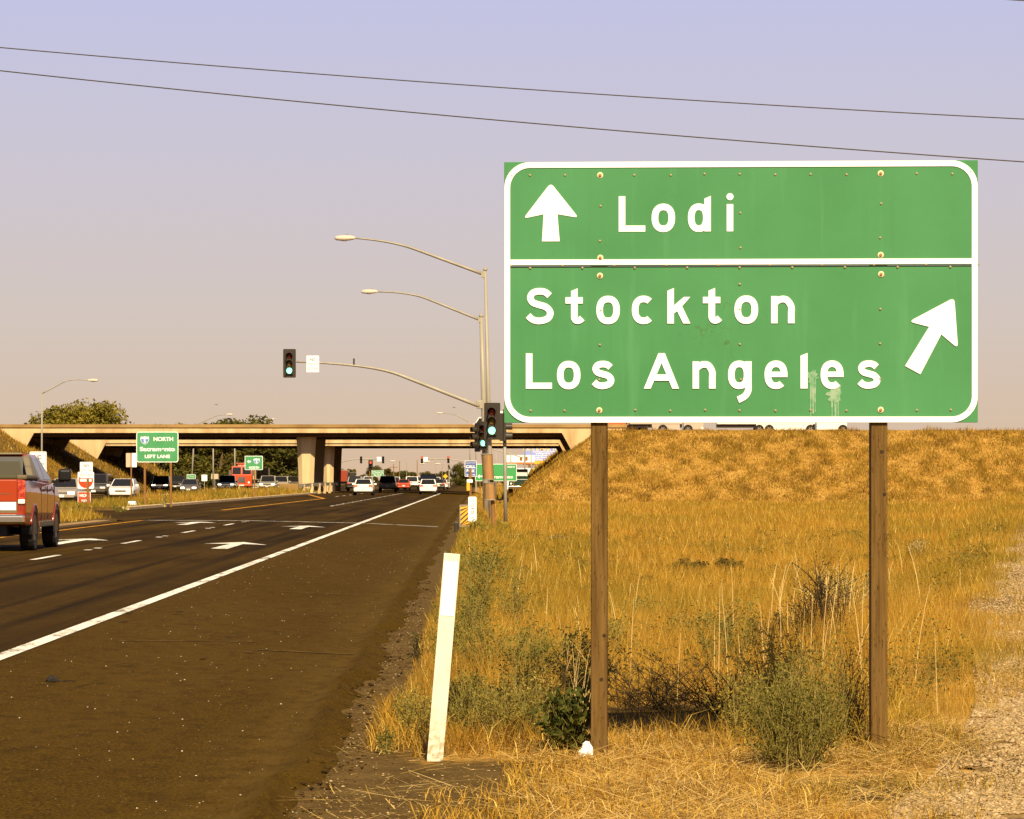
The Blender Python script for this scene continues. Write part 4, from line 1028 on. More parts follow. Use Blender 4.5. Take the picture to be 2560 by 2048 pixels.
def car(label, u, Y, away, kind, col, lit=False, grp='cars in traffic', cat=None, rz=0.0, gl=.86, chrome=True, z=None, name=None):
    L, W, H, belt, wr, st, cab = KINDS[kind]
    x = X(u, Y); s_ = x+.8+K*Y
    t = thing(name or {'sedan': 'sedan_car', 'hatch': 'hatchback_car', 'suv': 'suv_car', 'pickup': 'pickup_truck', 'van': 'van'}[kind], label, cat or ('van' if kind == 'van' else 'pickup' if kind == 'pickup' else 'car'),
              (x, Y, float(z_road(s_)) if z is None else z), ROADROT+rz+(0 if away else math.pi), grp)
    hw = W/2; pm = paint(col)
    m = MB(); m.rings([sect(hw*w, zb, zt, y*L) for y, zb, zt, w in st]); m.build('body', pm, t, smooth=False, bevel=.035, seg=2)
    yb0, yb1, yt0, yt1, tw = [c*L for c in cab[:4]]+[cab[4]]
    zb = belt-.03; wb = hw*.93; wt = hw*tw
    B = [(-wb, yb0, zb), (wb, yb0, zb), (wb, yb1, zb), (-wb, yb1, zb)]; T = [(-wt, yt0, H), (wt, yt0, H), (wt, yt1, H), (-wt, yt1, H)]
    m = MB(); m.add(B+T, [(0, 3, 2, 1), (4, 5, 6, 7), (0, 1, 5, 4), (1, 2, 6, 5), (2, 3, 7, 6), (3, 0, 4, 7)]); m.build('cabin', pm, t, bevel=.05, seg=2)
    pane('windscreen', [B[2], B[3], T[3], T[2]], t, GLASS, gl); pane('rear_window', [B[0], B[1], T[1], T[0]], t, GLASS, gl)
    pane('side_window', [B[1], B[2], T[2], T[1]], t, GLASS, gl-.04); pane('side_window', [B[3], B[0], T[0], T[3]], t, GLASS, gl-.04)
    fz = st[-2][2]*.86; rzv = st[1][2]*.86; fw = hw*st[-2][3]
    for sx_ in (-1, 1):
        m = MB().box(-.2, .2, -.05, .05, -.075, .075); m.build('headlight', LAMP_ON if lit else LAMP, t, bevel=.03, loc=(sx_*(fw-.22), L*.492, fz))
        m = MB().box(-.17, .17, -.04, .04, -.09, .09); m.build('taillight', TAIL, t, bevel=.02, loc=(sx_*(hw*.93-.19), -L*.492, rzv))
        m = MB().box(-.11, .11, -.06, .06, -.08, .08); m.build('mirror', pm, t, bevel=.03, loc=(sx_*(hw+.08), yb1-.25, belt+.05))
        for yw in (-.31*L, .31*L): wheel(t, sx_*(hw-.11), yw, wr)
    MB().box(-.42, .42, -.03, .035, -.08, .08).build('grille', CHROME if chrome else BLACKP, t, loc=(0, L*.495, fz-.02))
    MB().box(-fw*.95, fw*.95, -.05, .06, -.09, .09).build('front_bumper', CHROME if kind == 'pickup' else pm, t, bevel=.03, loc=(0, L*.5, st[-2][1]+.12))
    MB().box(-hw*.9, hw*.9, -.06, .05, -.09, .09).build('rear_bumper', CHROME if kind == 'pickup' else pm, t, bevel=.03, loc=(0, -L*.5, st[1][1]+.16))
    MB().box(-.16, .16, -.006, .006, -.08, .08).build('number_plate', PLATE_M, t, loc=(0, L*.512, st[-2][1]+.13)); MB().box(-.16, .16, -.008, .006, -.08, .08).build('number_plate', PLATE_M, t, loc=(0, -L*.515, st[1][1]+.30))
    return t
W_, S_, K_ = (.80, .76, .66), (.34, .29, .20), (.012, .010, .008)
car('silver sedan facing the camera behind the pickup mirror', 166, 193, False, 'sedan', S_, True)
car('dark car partly hidden behind the WRONG WAY board', 243, 246, False, 'suv', (.05, .04, .025))
car('clean white sedan facing the camera on the left carriageway', 310, 229, False, 'sedan', W_, gl=.9)
car('black SUV facing the camera with round headlights lit', 404, 366, False, 'suv', K_, True)
car('black pickup tucked behind the right post of the Sacramento sign', 443, 398, False, 'pickup', K_, chrome=False)
car('dark silver sedan with bright chrome front left of the steel pole', 476, 322, False, 'sedan', (.10, .08, .055), True)
car('black pickup with two small lit headlights beside the red truck', 569, 377, False, 'pickup', K_, True)
car('pale car nearest the red truck in the oncoming queue', 640, 402, False, 'sedan', (.5, .45, .35))
car('silver pickup second from the red truck in the oncoming queue', 671, 391, False, 'pickup', (.30, .26, .18), True)
car('silver van third from the red truck in the oncoming queue', 703, 397, False, 'suv', (.36, .31, .22))
car('dark car tucked against the overpass pier in the oncoming queue', 731, 403, False, 'suv', (.10, .08, .06))
car('black SUV seen from behind just left of the white sedan', 889, 400, True, 'suv', K_)
car('white sedan with red tail lamps driving away under the overpass', 910, 297, True, 'sedan', W_)
car('black SUV with a pale rear sticker waiting right of the white sedan', 970, 384, True, 'suv', K_)
car('dark car squeezed between the black SUV and the red car', 996, 470, True, 'sedan', K_)
car('red car driving away in the middle of the far queue', 1010, 452, True, 'sedan', (.42, .055, .018))
car('white pickup just right of the red car in the far queue', 1030, 470, True, 'pickup', W_)
car('tall black van directly ahead of the white hatchback', 1071, 366, True, 'van', K_)
car('white hatchback nearest the right edge line under the overpass', 1071, 328, True, 'hatch', W_)
car('white car partly visible right of the black van', 1106, 520, True, 'sedan', W_)
car('dark car with white tail panel right of the black van', 1097, 480, True, 'hatch', (.06, .05, .035))
for i, (u, Y, k_, c_, lab) in enumerate(((990, 700, 'van', W_, 'small white van far off above the red car'), (1003, 760, 'sedan', W_, 'tiny white car roof beyond the red car'), (1042, 700, 'van', (.5, .35, .2), 'tan van far away beyond the white pickup'),
                                         (1058, 820, 'van', W_, 'white van roof peeking above the tall black van'), (1092, 780, 'van', W_, 'white van far off at the right of the queue'), (921, 640, 'van', W_, 'white box van beyond the left black SUV'))):
    car(lab, u, Y, True, k_, c_)

# the red pickup in front
YR = 65.1
tr = thing('pickup_truck', 'red crew-cab pickup with grey cladding at the left edge, seen from behind', 'pickup', (X(86, YR)-1.00, YR+1.55, .235), ROADROT*.9)
REDP = mat('red_truck_paint', (.24, .024, .004), .25, coat=.6, spec=.5)
CLAD = mat('grey_cladding', (.13, .10, .05), .6); CLADL = mat('silver_cladding', (.19, .155, .09), .55)
TAIL2 = mat('tail_lamp_deep', (.34, .022, .010), .12, (.62, .10, .04), scale=14, spec=.9, lo=.45, hi=.6)
hw = 1.0
m = MB()
st = [(-2.78, .55, 1.37, .955), (-2.72, .50, 1.38, .985), (-2.2, .48, 1.39, 1.0), (-.5, .48, 1.34, 1.0), (.9, .48, 1.30, 1.0), (1.5, .48, 1.28, 1.0), (2.3, .50, 1.22, .985), (2.72, .52, 1.12, .95), (2.82, .58, 1.02, .90)]
m.rings([sect(hw*w, zb, zt, y, .95, .985) for y, zb, zt, w in st]); body = m.build('body', REDP, tr, bevel=.05, seg=3)
# wheel arches: dark openings with flared lips
for sx_ in (-1, 1):
    for yw in (-1.62, 1.68):
        MB().yz([(yw+.468*math.cos(R(a)), .40+.468*math.sin(R(a))) for a in range(0, 181, 10)]+[(yw-.46, .32), (yw+.46, .32)], sx_*.80, sx_*1.003).build('wheel_well', BLACKP, tr)
        rg = MB(); rg.rings([[(sx_*.97, yw+r_*math.cos(R(a)), .40+r_*math.sin(R(a))) for r_ in (.465, .51)]+[(sx_*1.018, yw+r_*math.cos(R(a)), .40+r_*math.sin(R(a))) for r_ in (.50, .47)] for a in range(8, 175, 8)])
        rg.build('wheel_flare', REDP, tr, smooth=True)
        wheel(tr, sx_*.882, yw, .395)
# cab
wb, wt = .95, .73
B = [(-wb, -.72, 1.33), (wb, -.72, 1.33), (wb, 1.55, 1.27), (-wb, 1.55, 1.27)]; T = [(-wt, -.52, 1.88), (wt, -.52, 1.88), (wt, .62, 1.87), (-wt, .62, 1.87)]
m = MB(); m.add(B+T, [(0, 3, 2, 1), (4, 5, 6, 7), (0, 1, 5, 4), (1, 2, 6, 5), (2, 3, 7, 6), (3, 0, 4, 7)]); cab_o = m.build('cab', REDP, tr, bevel=.06, seg=3)
pane('windscreen', [B[2], B[3], T[3], T[2]], tr, GLASS, .9)
for sx_ in (-1, 1):
    def sp(y, z): f = (z-1.30)/(1.88-1.30); return (sx_*(wb+(wt-wb)*f+.012), y, z)
    for (ya, yb_, yc, yd) in ((-.50, .30, .26, -.40), (.38, 1.36, .66, .34)):
        q_ = [sp(ya, 1.37), sp(yb_, 1.37), sp(yc, 1.80), sp(yd, 1.80)]
        MB().add(q_+[(p[0]-sx_*.03, p[1], p[2]) for p in q_], [(0, 1, 2, 3), (7, 6, 5, 4), (0, 4, 5, 1), (1, 5, 6, 2), (2, 6, 7, 3), (3, 7, 4, 0)]).build('side_window', mat('tinted_side_glass', (.10, .092, .08), .15, spec=.4), tr)
    # sail panel sloping from the roof down to the bed rail
    pr = [(sx_*.99, -1.75, 1.40), (sx_*.97, -.55, 1.38), (sx_*.76, -.50, 1.86), (sx_*.80, -.95, 1.80)]
    MB().add(pr+[(p[0]-sx_*.13, p[1], p[2]) for p in pr], [(0, 1, 2, 3), (7, 6, 5, 4), (0, 4, 5, 1), (1, 5, 6, 2), (2, 6, 7, 3), (3, 7, 4, 0)]).build('sail_panel', CLADL, tr, bevel=.03)
    MB().box(sx_*.90-.10, sx_*.90+.10, -2.75, -1.2, 1.37, 1.46).build('bed_rail', CLAD, tr, bevel=.03)
    MB().box(-.075, .075, -.04, .04, -.22, .22).build('taillight', TAIL2, tr, bevel=.03, loc=(sx_*.905, -2.77, 1.14))
    MB().box(-.065, .065, -.043, .04, -.045, .045).build('reversing_lamp', LAMP, tr, bevel=.015, loc=(sx_*.905, -2.775, .955))
    mr = MB().box(-.13, .13, -.09, .09, -.13, .13).build('mirror', BLACKP, tr, bevel=.06, seg=3, loc=(sx_*1.23, 1.22, 1.46))
    MB().box(-.2, .05, -.04, .04, -.03, .03).build('mirror_arm', BLACKP, mr, loc=(-sx_*.06, 0, -.13))
    for yy in (-.18, .72):
        MB().box(sx_*1.0-.008, sx_*1.0+.022, yy-.10, yy+.10, 1.14, 1.19).build('door_handle', BLACKP, tr, bevel=.01)
    for yy in (-.62, .33, 1.40):
        MB().box(sx_*1.0-.02, sx_*1.0+.003, yy-.006, yy+.006, .58, 1.24).build('door_seam', BLACKP, tr)
    MB().box(sx_*.97-.03, sx_*.97+.05, -1.05, 1.12, .44, .56).build('running_board', CLAD, tr, bevel=.02)
MB().box(-.62, .62, -.60, -.50, 1.86, 1.90).build('roof_spoiler', CLADL, tr, bevel=.02)
q_ = [(-.64, -.74, 1.44), (.64, -.74, 1.44), (.56, -.60, 1.76), (-.56, -.60, 1.76)]
MB().add(q_+[(p[0], p[1]+.05, p[2]) for p in q_], [(0, 1, 2, 3), (7, 6, 5, 4), (0, 4, 5, 1), (1, 5, 6, 2), (2, 6, 7, 3), (3, 7, 4, 0)]).build('rear_window', mat('tinted_rear_glass', (.035, .028, .010), .35, spec=.15), tr)
q_ = [(-.78, -.735, 1.40), (.78, -.735, 1.40), (.66, -.58, 1.82), (-.66, -.58, 1.82)]
MB().add(q_+[(p[0], p[1]+.05, p[2]) for p in q_], [(0, 1, 2, 3), (7, 6, 5, 4), (0, 4, 5, 1), (1, 5, 6, 2), (2, 6, 7, 3), (3, 7, 4, 0)]).build('window_surround', BLACKP, tr)
MB().box(-.80, .80, -2.70, -.75, 1.38, 1.45).build('bed_cover', mat('bed_cover', (.06, .055, .02), .6), tr, bevel=.02)
MB().box(-.82, .82, -2.80, -2.72, .95, 1.37).build('tailgate', mat('tailgate_paint', (.34, .038, .005), .35, coat=.3), tr, bevel=.02)
for zz in (1.12, 1.08): MB().box(-.74, -.05, -2.806, -2.80, zz-.006, zz+.006).build('tailgate_crease', CLAD, tr)
MB().box(.10, .70, -2.806, -2.80, 1.094, 1.106).build('tailgate_crease', CLAD, tr)
MB().box(-.82, .82, -2.785, -2.72, .74, .945).build('lower_panel', CLAD, tr)
MB().box(.50, .80, -2.80, -2.785, .79, .945).build('number_plate', WHITE, tr)
text('dealer', .03, .65, .865, -2.803, BLUE_SH, tr, width=.13)
MB().box(-.97, .97, -2.98, -2.74, .52, .71).build('rear_bumper', CHROME, tr, bevel=.05, seg=3)
MB().box(-.6, .6, -2.6, 2.2, .28, .55).build('underbody', BLACKP, tr)
MB().tube([(-.75, -1.62, .38), (.75, -1.62, .38)], .07, 8).build('axle', BLACKP, tr); MB().lathe([(.05, -.12), (.17, -.06), (.17, .06), (.05, .12)], 10, 'x', (0, -1.62, .38)).build('differential', BLACKP, tr)
MB().box(-.9, .9, 2.75, 2.95, .5, .72).build('front_bumper', CHROME, tr, bevel=.04)
for sx_ in (-1, 1): MB().box(-.2, .2, -.05, .05, -.1, .1).build('headlight', LAMP, tr, bevel=.02, loc=(sx_*.7, 2.78, .95))

# red cab-over truck in the oncoming queue
Yt = 396; cx = X(604, Yt)
t = thing('cab_over_truck', 'red flat-nosed truck facing the camera beneath the overpass', 'truck', (cx, Yt, .24), ROADROT+math.pi)
REDT = paint((.55, .07, .015))
MB().yz([(-2.2, .75), (-2.2, 3.0), (-.35, 3.0), (-.12, 2.1), (0, 1.95), (.0, .62), (-.3, .62)], -1.2, 1.2).build('cab', REDT, t, bevel=.06)
for sx_ in (-1, 1):
    MB().add([(sx_*.10, .0-.02, 2.05), (sx_*1.10, -.02, 2.05), (sx_*1.06, -.27, 2.85), (sx_*.10, -.27, 2.85)], [(0, 1, 2, 3)]).build('windscreen', GLASS, t)
    MB().box(-.12, .12, -.03, .03, -.35, .35).build('mirror', CHROME, t, loc=(sx_*1.38, -.1, 2.2))
    MB().lathe([(.14, 0), (.12, .05), (.02, .06)], 12, 'y', (sx_*.85, .0, 1.05)).build('headlight', LAMP, t)
    wheel(t, sx_*1.05, -.75, .5); wheel(t, sx_*1.05, -5.2, .5)
MB().box(-.42, .42, .0, .04, 1.05, 1.70).build('grille', CHROME, t)
MB().box(-1.2, 1.2, -.02, .12, .62, .82).build('front_bumper', REDT, t, bevel=.03); MB().box(-.3, .3, .12, .14, .66, .8).build('number_plate', PLATE_M, t)
MB().box(-.55, .55, -1.6, -.6, 3.0, 3.25).build('roof_unit', REDT, t, bevel=.08); MB().box(-.7, .7, -1.5, -.5, 3.25, 3.36).build('roof_deflector', REDT, t, bevel=.04)
for k in range(5): MB().box(-.06, .06, -.42, -.34, 3.0, 3.06).build('marker_light', LAMP, t, loc=((k-2)*.18, 0, 0))
MB().box(-1.1, 1.1, -7.2, -2.3, .95, 1.2).build('flatbed', BLACK, t)
MB().box(-1.2, 1.2, -8.6, -6.9, 1.2, 2.55).build('stake_side', mat('plywood_crate', (.50, .36, .16), .8, (.60, .44, .22), scale=2), t)
# beige crate load visible beside the small I-5 sign
t = thing('box_trailer', 'beige panelled box trailer behind the small green arrow sign', 'trailer', (X(653, 440), 440, .2), ROADROT)
MB().box(-.88, .88, 0, 4, 1.1, 2.95).build('box', MATS['plywood_crate'], t)
for k in range(4): MB().box(-.80+k*.5, -.76+k*.5, -.02, 0, 1.1, 2.95).build('rib', CONC_D, t)
for sx_ in (-1, 1): wheel(t, sx_*.75, 2, .42)
MB().box(-.8, .8, .2, 3.8, .85, 1.1).build('chassis', BLACK, t)
# red container truck beyond the pier
t = thing('container_truck', 'dull red container truck beyond the right pier column', 'truck', (X(848, 505), 505, .2), ROADROT)
MB().box(-.95, 1.2, 0, 9, 1.15, 2.85).build('container', paint((.30, .045, .015)), t, bevel=.03)
MB().box(-.9, 1.1, .3, 8.7, .75, 1.1).build('chassis', BLACK, t); MB().box(1.25, 2.15, 7, 9.5, .6, 2.6).build('cab', BLACK, t, bevel=.1)
for yy in (1, 2.2): wheel(t, -.8, yy, .5); wheel(t, 1.05, yy, .5)
# dark green truck by the right embankment
t = thing('green_truck', 'dark green truck cab with white bumper beside the right embankment', 'truck', (X(1296, 405), 405, .0), ROADROT+math.pi)
GRT = paint((.012, .035, .018))
MB().yz([(-2.4, .7), (-2.4, 2.9), (-.5, 2.9), (-.1, 2.0), (1.0, 1.7), (1.1, .7)], -1.15, 1.15).build('cab', GRT, t, bevel=.06)
MB().box(-1.2, 1.2, 1.05, 1.2, .55, .85).build('front_bumper', CHROME, t, bevel=.03)
MB().add([(-1.0, -.12, 2.05), (1.0, -.12, 2.05), (.95, -.50, 2.75), (-.95, -.50, 2.75)], [(0, 1, 2, 3)]).build('windscreen', GLASS, t)
for sx_ in (-1, 1):
    MB().lathe([(.13, 1.1), (.11, 1.16), (.02, 1.17)], 10, 'y', (sx_*.9, 0, 1.15)).build('headlight', LAMP, t); wheel(t, sx_*1.0, .3, .5); wheel(t, sx_*1.0, -4, .5)
MB().box(-1.1, 1.1, -7, -2.5, .9, 1.15).build('chassis', BLACK, t)
# vehicles up on the overpass
def deck_truck(name, label, Y, u_front, wheels_u, L, bodycol, cab_len, zdeck=6.55, box=True, face=1, hk=1.0):
    xf = X(u_front, Y)
    t = thing(name, label, 'truck', (xf, Y, zdeck)); t.scale = (1, 1, hk)
    pm = paint(bodycol)
    f = face
    prof = [(-.02*f, .45), (-.02*f, 1.35), (-.75*f, 1.75), (-1.15*f, 2.75), (-cab_len*f, 2.75), (-cab_len*f, .45)]
    MB().xz(prof, 0, 2.3).build('cab', pm, t, bevel=.06)
    MB().xz([(-.86*f, 1.78), (-1.2*f, 2.55), (-1.75*f, 2.55), (-1.75*f, 1.78)], -.012, .0).build('side_window', GLASS, t)
    if box:
        MB().box(min(-(cab_len+.15)*f, -L*f), max(-(cab_len+.15)*f, -L*f), 0, 2.45, 1.05, 3.7).build('box', pm, t, bevel=.03)
        MB().box(min(-(cab_len+.15)*f, -L*f), max(-(cab_len+.15)*f, -L*f), .3, 2.1, .7, 1.05).build('chassis', BLACK, t)
        MB().box(min(-(cab_len+.4)*f, -L*.7*f), max(-(cab_len+.4)*f, -L*.7*f), .03, .12, .45, 1.05).build('side_skirt', pm, t)
    for u in wheels_u:
        for yy in (-.06, 2.15):
            w = wheel(t, 0, yy, .50); w.location = (X(u, Y)-xf, yy, .50); w.rotation_euler = (0, 0, R(-90))
    MB().box(-.2*f-.1, -.2*f+.1, -.02, .1, .5, .75).build('headlight', LAMP, t)
    return t
deck_truck('semi_truck', 'white semi truck on the overpass, wheels showing below the big sign', 362, 2118, (2107, 2026, 1923, 1898), 14, (.80, .78, .70), 3.3)
deck_truck('box_truck', 'grey truck on the overpass at the middle of the big sign bottom edge', 362, 1760, (1720, 1657), 8, (.45, .38, .30), 2.2)
deck_truck('box_truck', 'red and white truck on the overpass just right of the left sign post', 364, 1618, (1608, 1570), 6, (.45, .12, .05), 2.0)
t = deck_truck('motorhome', 'white motorhome on the overpass seen between the signal poles', 356, 1170, (1182, 1240), 3.8, (.82, .78, .68), 1.9, 6.45, True, -1, .66)

# ================================================================== FAR BUILDINGS AND BILLBOARD
t = thing('billboard', 'blue and yellow cave tour billboard glimpsed under the overpass', 'billboard', (X(1362, 640), 640, 0)); q = 640/F
MB().box((1308-1362)*q, (1424-1362)*q, 0, .3, Z(1152, 640), Z(1116, 640)).build('panel', mat('billboard_blue', (.24, .32, .72), .6), t)
MB().box((1308-1362)*q, (1424-1362)*q, -.02, .28, Z(1160, 640), Z(1152.2, 640)).build('lower_band', YELLOW, t)
text('CAVE & MINE TOUR', .62, (1360-1362)*q, Z(1123, 640), -.03, mat('billboard_yellow', (.85, .62, .14), .6), t, width=7.9, bold=.02)
for k in range(5): text('underground walk daily', .26, (1368-1362)*q+.3*(k % 2), Z(1129.5+4.6*k, 640), -.03, WHITE, t, width=5.4-.4*(k % 3), bold=.02)
for k in (-1, 1): MB().tube([(k*2.6, .4, 0), (k*2.6, .4, Z(1125, 640))], .2, 8).build('post', STEEL, t)
MB().box((1308-1362)*q, (1424-1362)*q, -.5, .1, Z(1163, 640), Z(1161, 640)).build('catwalk', RUSTPOST, t)
t = thing('gas_station', 'white filling station canopy with orange stripe under the overpass', 'building', (X(1296, 560), 560, 0)); q = 560/F
MB().box((1264-1296)*q, (1336-1296)*q, 0, 12, Z(1156, 560), Z(1138, 560)).build('canopy', WHITE, t)
MB().box((1264-1296)*q-.01, (1336-1296)*q+.01, -.02, 12, Z(1160, 560), Z(1156.3, 560)).build('stripe', mat('orange_stripe', (.55, .17, .05), .6), t)
for k in (-1.8, 1.8): MB().box(k-.2, k+.2, 1, 1.4, 0, Z(1160, 560)).build('column', WHITE, t)
for k in range(2): MB().box(k*.9+.2, k*.9+.65, -.03, 0, Z(1152, 560), Z(1142, 560)).build('price_panel', RUSTPOST, t)
t = thing('tank_trailer', 'rounded white tank behind the right embankment slope', 'tanker', (X(1338, 520), 520, .2))
MB().lathe([(.4, -3), (1.15, -2.7), (1.15, 2.7), (.4, 3)], 18, 'x', (0, 0, 2.1)).build('tank', WHITE, t, smooth=True)
for k in (-2, 2): wheel(t, k, 0, .45).rotation_euler = (0, 0, R(90))
MB().box(-2.6, 2.6, -.5, .5, .5, 1.0).build('chassis', BLACK, t)
for lab, u, v, Y in (('orange diamond warning sign right of the far red signal', 1113.5, 1191, 560), ('orange diamond warning sign beyond the far queue', 1023, 1194, 700)):
    t = thing('warning_sign', lab, 'road sign', (X(u, Y), Y, 0), 0, 'orange diamond signs'); z = Z(v, Y)
    MB().xz([(0, z-.42), (.42, z), (0, z+.42), (-.42, z)], -.02, 0).build('board', YELLOW, t); MB().box(-.04, .04, 0, .08, 0, z).build('post', STEEL, t)
for lab, u, v0, Y in (('wooden power pole left of the far signals', 984, 1160, 1000), ('thin power pole next to it with no crossbar', 999, 1152, 1050), ('tall faint pole above the far queue', 1043, 1150, 1100), ('light pole near the orange diamond', 1123, 1172, 640)):
    t = thing('utility_pole', lab, 'pole', (X(u, Y), Y, 0)); z = Z(v0, Y)
    MB().tube([(0, 0, 0), (0, 0, z)], [.18, .12], 6).build('shaft', STEEL if 'light' in lab else RUSTPOST, t)
    if 'wooden' in lab: MB().box(-1.2, 1.2, -.08, .08, z-1.1, z-.9).build('crossarm', RUSTPOST, t)
for lab, u, v, Y in (('lone bright lamp head above the far trees', 984, 1153, 900), ('lamp head under the white panel of the far mast arm', 1071, 1154, 850), ('lower lamp head left of the right far signal', 1097, 1160, 900), ('small lamp head beneath the left red signal', 1058, 1160, 950)):
    t = thing('street_lamp', lab, 'street lamp', (X(u, Y)+3.5, Y, 0)); z = Z(v, Y)
    MB().tube([(0, 0, 0), (0, 0, z-.5), (-.4, 0, z-.1), (-3, 0, z)], [.08, .06, .05, .04], 6).build('pole', STEEL, t)
    luminaire(t, (-3, 0, z), R(90), 1.6)

# ================================================================== VEGETATION
def vnoise(x, y, sc, seed):
    r = np.random.default_rng(seed).random((256, 256)); x = np.asarray(x)/sc; y = np.asarray(y)/sc
    xi = np.floor(x).astype(int); yi = np.floor(y).astype(int); fx = x-xi; fy = y-yi
    fx = fx*fx*(3-2*fx); fy = fy*fy*(3-2*fy)
    g_ = lambda a, b: r[a % 256, b % 256]
    return (g_(xi, yi)*(1-fx)+g_(xi+1, yi)*fx)*(1-fy)+(g_(xi, yi+1)*(1-fx)+g_(xi+1, yi+1)*fx)*fy
def mixc(a, b, t): return np.asarray(a)[None, :]*(1-t[:, None])+np.asarray(b)[None, :]*t[:, None]
STRAW, GOLD, BROWN, OLIVE, PALE = (.48, .285, .058), (.40, .208, .030), (.19, .088, .013), (.21, .155, .020), (.72, .51, .19)
def blades(name, base, h, w, lean, cols, seg=1, az=None):
    N = len(base); az = rng.random(N)*2*np.pi if az is None else az
    a = np.stack([np.cos(az), np.sin(az), np.zeros(N)], 1)*(w/2)[:, None]
    bz = rng.random(N)*2*np.pi; b = np.stack([np.cos(bz), np.sin(bz), np.zeros(N)], 1)*(lean*h)[:, None]
    up = np.zeros((N, 3)); up[:, 2] = h
    if seg == 1:
        V = np.stack([base-a, base+a, base+b+up], 1).reshape(-1, 3)
        Fc = np.arange(N*3).reshape(-1, 3); C = np.repeat(cols, 3, 0)
    else:
        mid = base+b*.35+up*.58
        tip = base+b+up*(1-.25*np.minimum(lean, 1)[:, None])
        V = np.stack([base-a, base+a, mid-a*.75, mid+a*.75, tip], 1).reshape(-1, 3)
        k = np.arange(N)[:, None]*5
        Fc = np.concatenate([k+np.array([[0, 1, 3]]), k+np.array([[0, 3, 2]]), k+np.array([[2, 3, 4]])], 0); C = np.repeat(cols, 5, 0)
    return stuff(link(bpy.data.objects.new(name, np_mesh(name, V, Fc, GRASS, C))))
def field_cols(x, y, n, green=0.0, ol=.62):
    n1 = vnoise(x, y*.5, 2.2, 5); n2 = vnoise(x, y, .45, 6); n3 = vnoise(x, y*.35, 7.0, 9)
    c = mixc(GOLD, STRAW, rng.random(n))
    c = c+(mixc(BROWN, BROWN, rng.random(n))-c)*(sm(.55, .85, n2)*.60+.18*rng.random(n)**2)[:, None]
    gm = np.clip(sm(.42, .72, n1)*ol+sm(.45, .75, n3)*green, 0, .9)*(rng.random(n) < .78)
    c = c+(np.array([OLIVE])-c)*gm[:, None]
    pl = rng.random(n) < .05; c[pl] = PALE
    return c*(.70+.5*rng.random(n))[:, None]*np.array([[1.0, 1.02, .72]])
def gpts(x, Y, dz=0.0): return np.stack([x, Y, z_ground(x, Y)+dz], 1)

# --- field between the shoulder and the embankment
N = 380000
Y = np.exp(rng.uniform(np.log(19.8), np.log(336), N)); x = (rng.random(N))*(.168*Y+1.8+K*Y)-.55-K*Y
s_ = x+.8+K*Y
keep = (z_emb(x, Y) < 0) & (s_ > .12+.25*rng.random(N))
xr_ = np.interp(Y, [p[1] for p in Lp], [p[0] for p in Lp])+.12*np.sin(Y*1.9)
on_track = (x > xr_+.1) & (Y < 110)
keep &= ~on_track | (rng.random(N) < .75*sm(.42, .66, vnoise(x, Y, .9, 3)))
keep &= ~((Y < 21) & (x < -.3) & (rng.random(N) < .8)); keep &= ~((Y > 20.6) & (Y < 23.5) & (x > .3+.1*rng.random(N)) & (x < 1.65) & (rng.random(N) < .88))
x, Y, s_ = x[keep], Y[keep], s_[keep]; n = len(x)
hn = vnoise(x, Y, 1.3, 8); cl = vnoise(x, Y*.6, 2.0+.012*Y.mean(), 12)
h = (.13+.34*hn)*(.6+.8*rng.random(n))*(.55+.45*sm(20, 26, Y))*(1+.25*sm(60, 200, Y))
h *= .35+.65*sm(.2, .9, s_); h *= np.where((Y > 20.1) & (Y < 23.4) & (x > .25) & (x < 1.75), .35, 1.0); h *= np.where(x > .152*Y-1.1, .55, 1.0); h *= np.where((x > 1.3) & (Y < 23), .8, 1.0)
blades('dry_grass', gpts(x, Y, -.02), h, np.maximum(.0035, .00017*Y)*(.7+.8*rng.random(n)), .15+.55*rng.random(n), field_cols(x, Y, n, .5), 1)
# --- embankments (front slopes and the slopes under the bridges)
def emb_pts(N, x0, x1, Y0, Y1):
    x = rng.uniform(x0, x1, N); Y = rng.uniform(Y0, Y1, N); z = z_emb(x, Y); k = (z > -.7) & (z < 6.70)
    s = x+.8+K*Y; k &= ~((s < 0) & (s > -36.5))
    return x[k], Y[k]
xa, ya = emb_pts(190000, -4, 62, 331, 352); xb, yb = emb_pts(30000, -66, -38, 331, 352); xc, yc = emb_pts(26000, -56, -38, 352, 470); xd, yd = emb_pts(12000, -4, 12, 352, 470)
x = np.concatenate([xa, xb, xc, xd]); Y = np.concatenate([ya, yb, yc, yd]); n = len(x)
cl = .35*vnoise(x, Y*1.3, 3.0, 21)+.65*vnoise(x, Y*2.2, .7, 25)+.06*sm(338, 347, Y)
h = (.15+.55*vnoise(x, Y, 1.1, 22)**1.5)*(.6+.8*rng.random(n))
c = field_cols(x, Y*2, n, 0, .22); dk = sm(.58, .78, cl)*(rng.random(n) < .7)
c = c*.88; c = c+(np.array([(.20, .105, .018)])-c)*(dk*.75)[:, None]; h = h*(.8+.3*dk)
blades('embankment_grass', np.stack([x, Y, z_ground(x, Y)-.03], 1), h, .035+.05*rng.random(n), .2+.5*rng.random(n), c, 1)
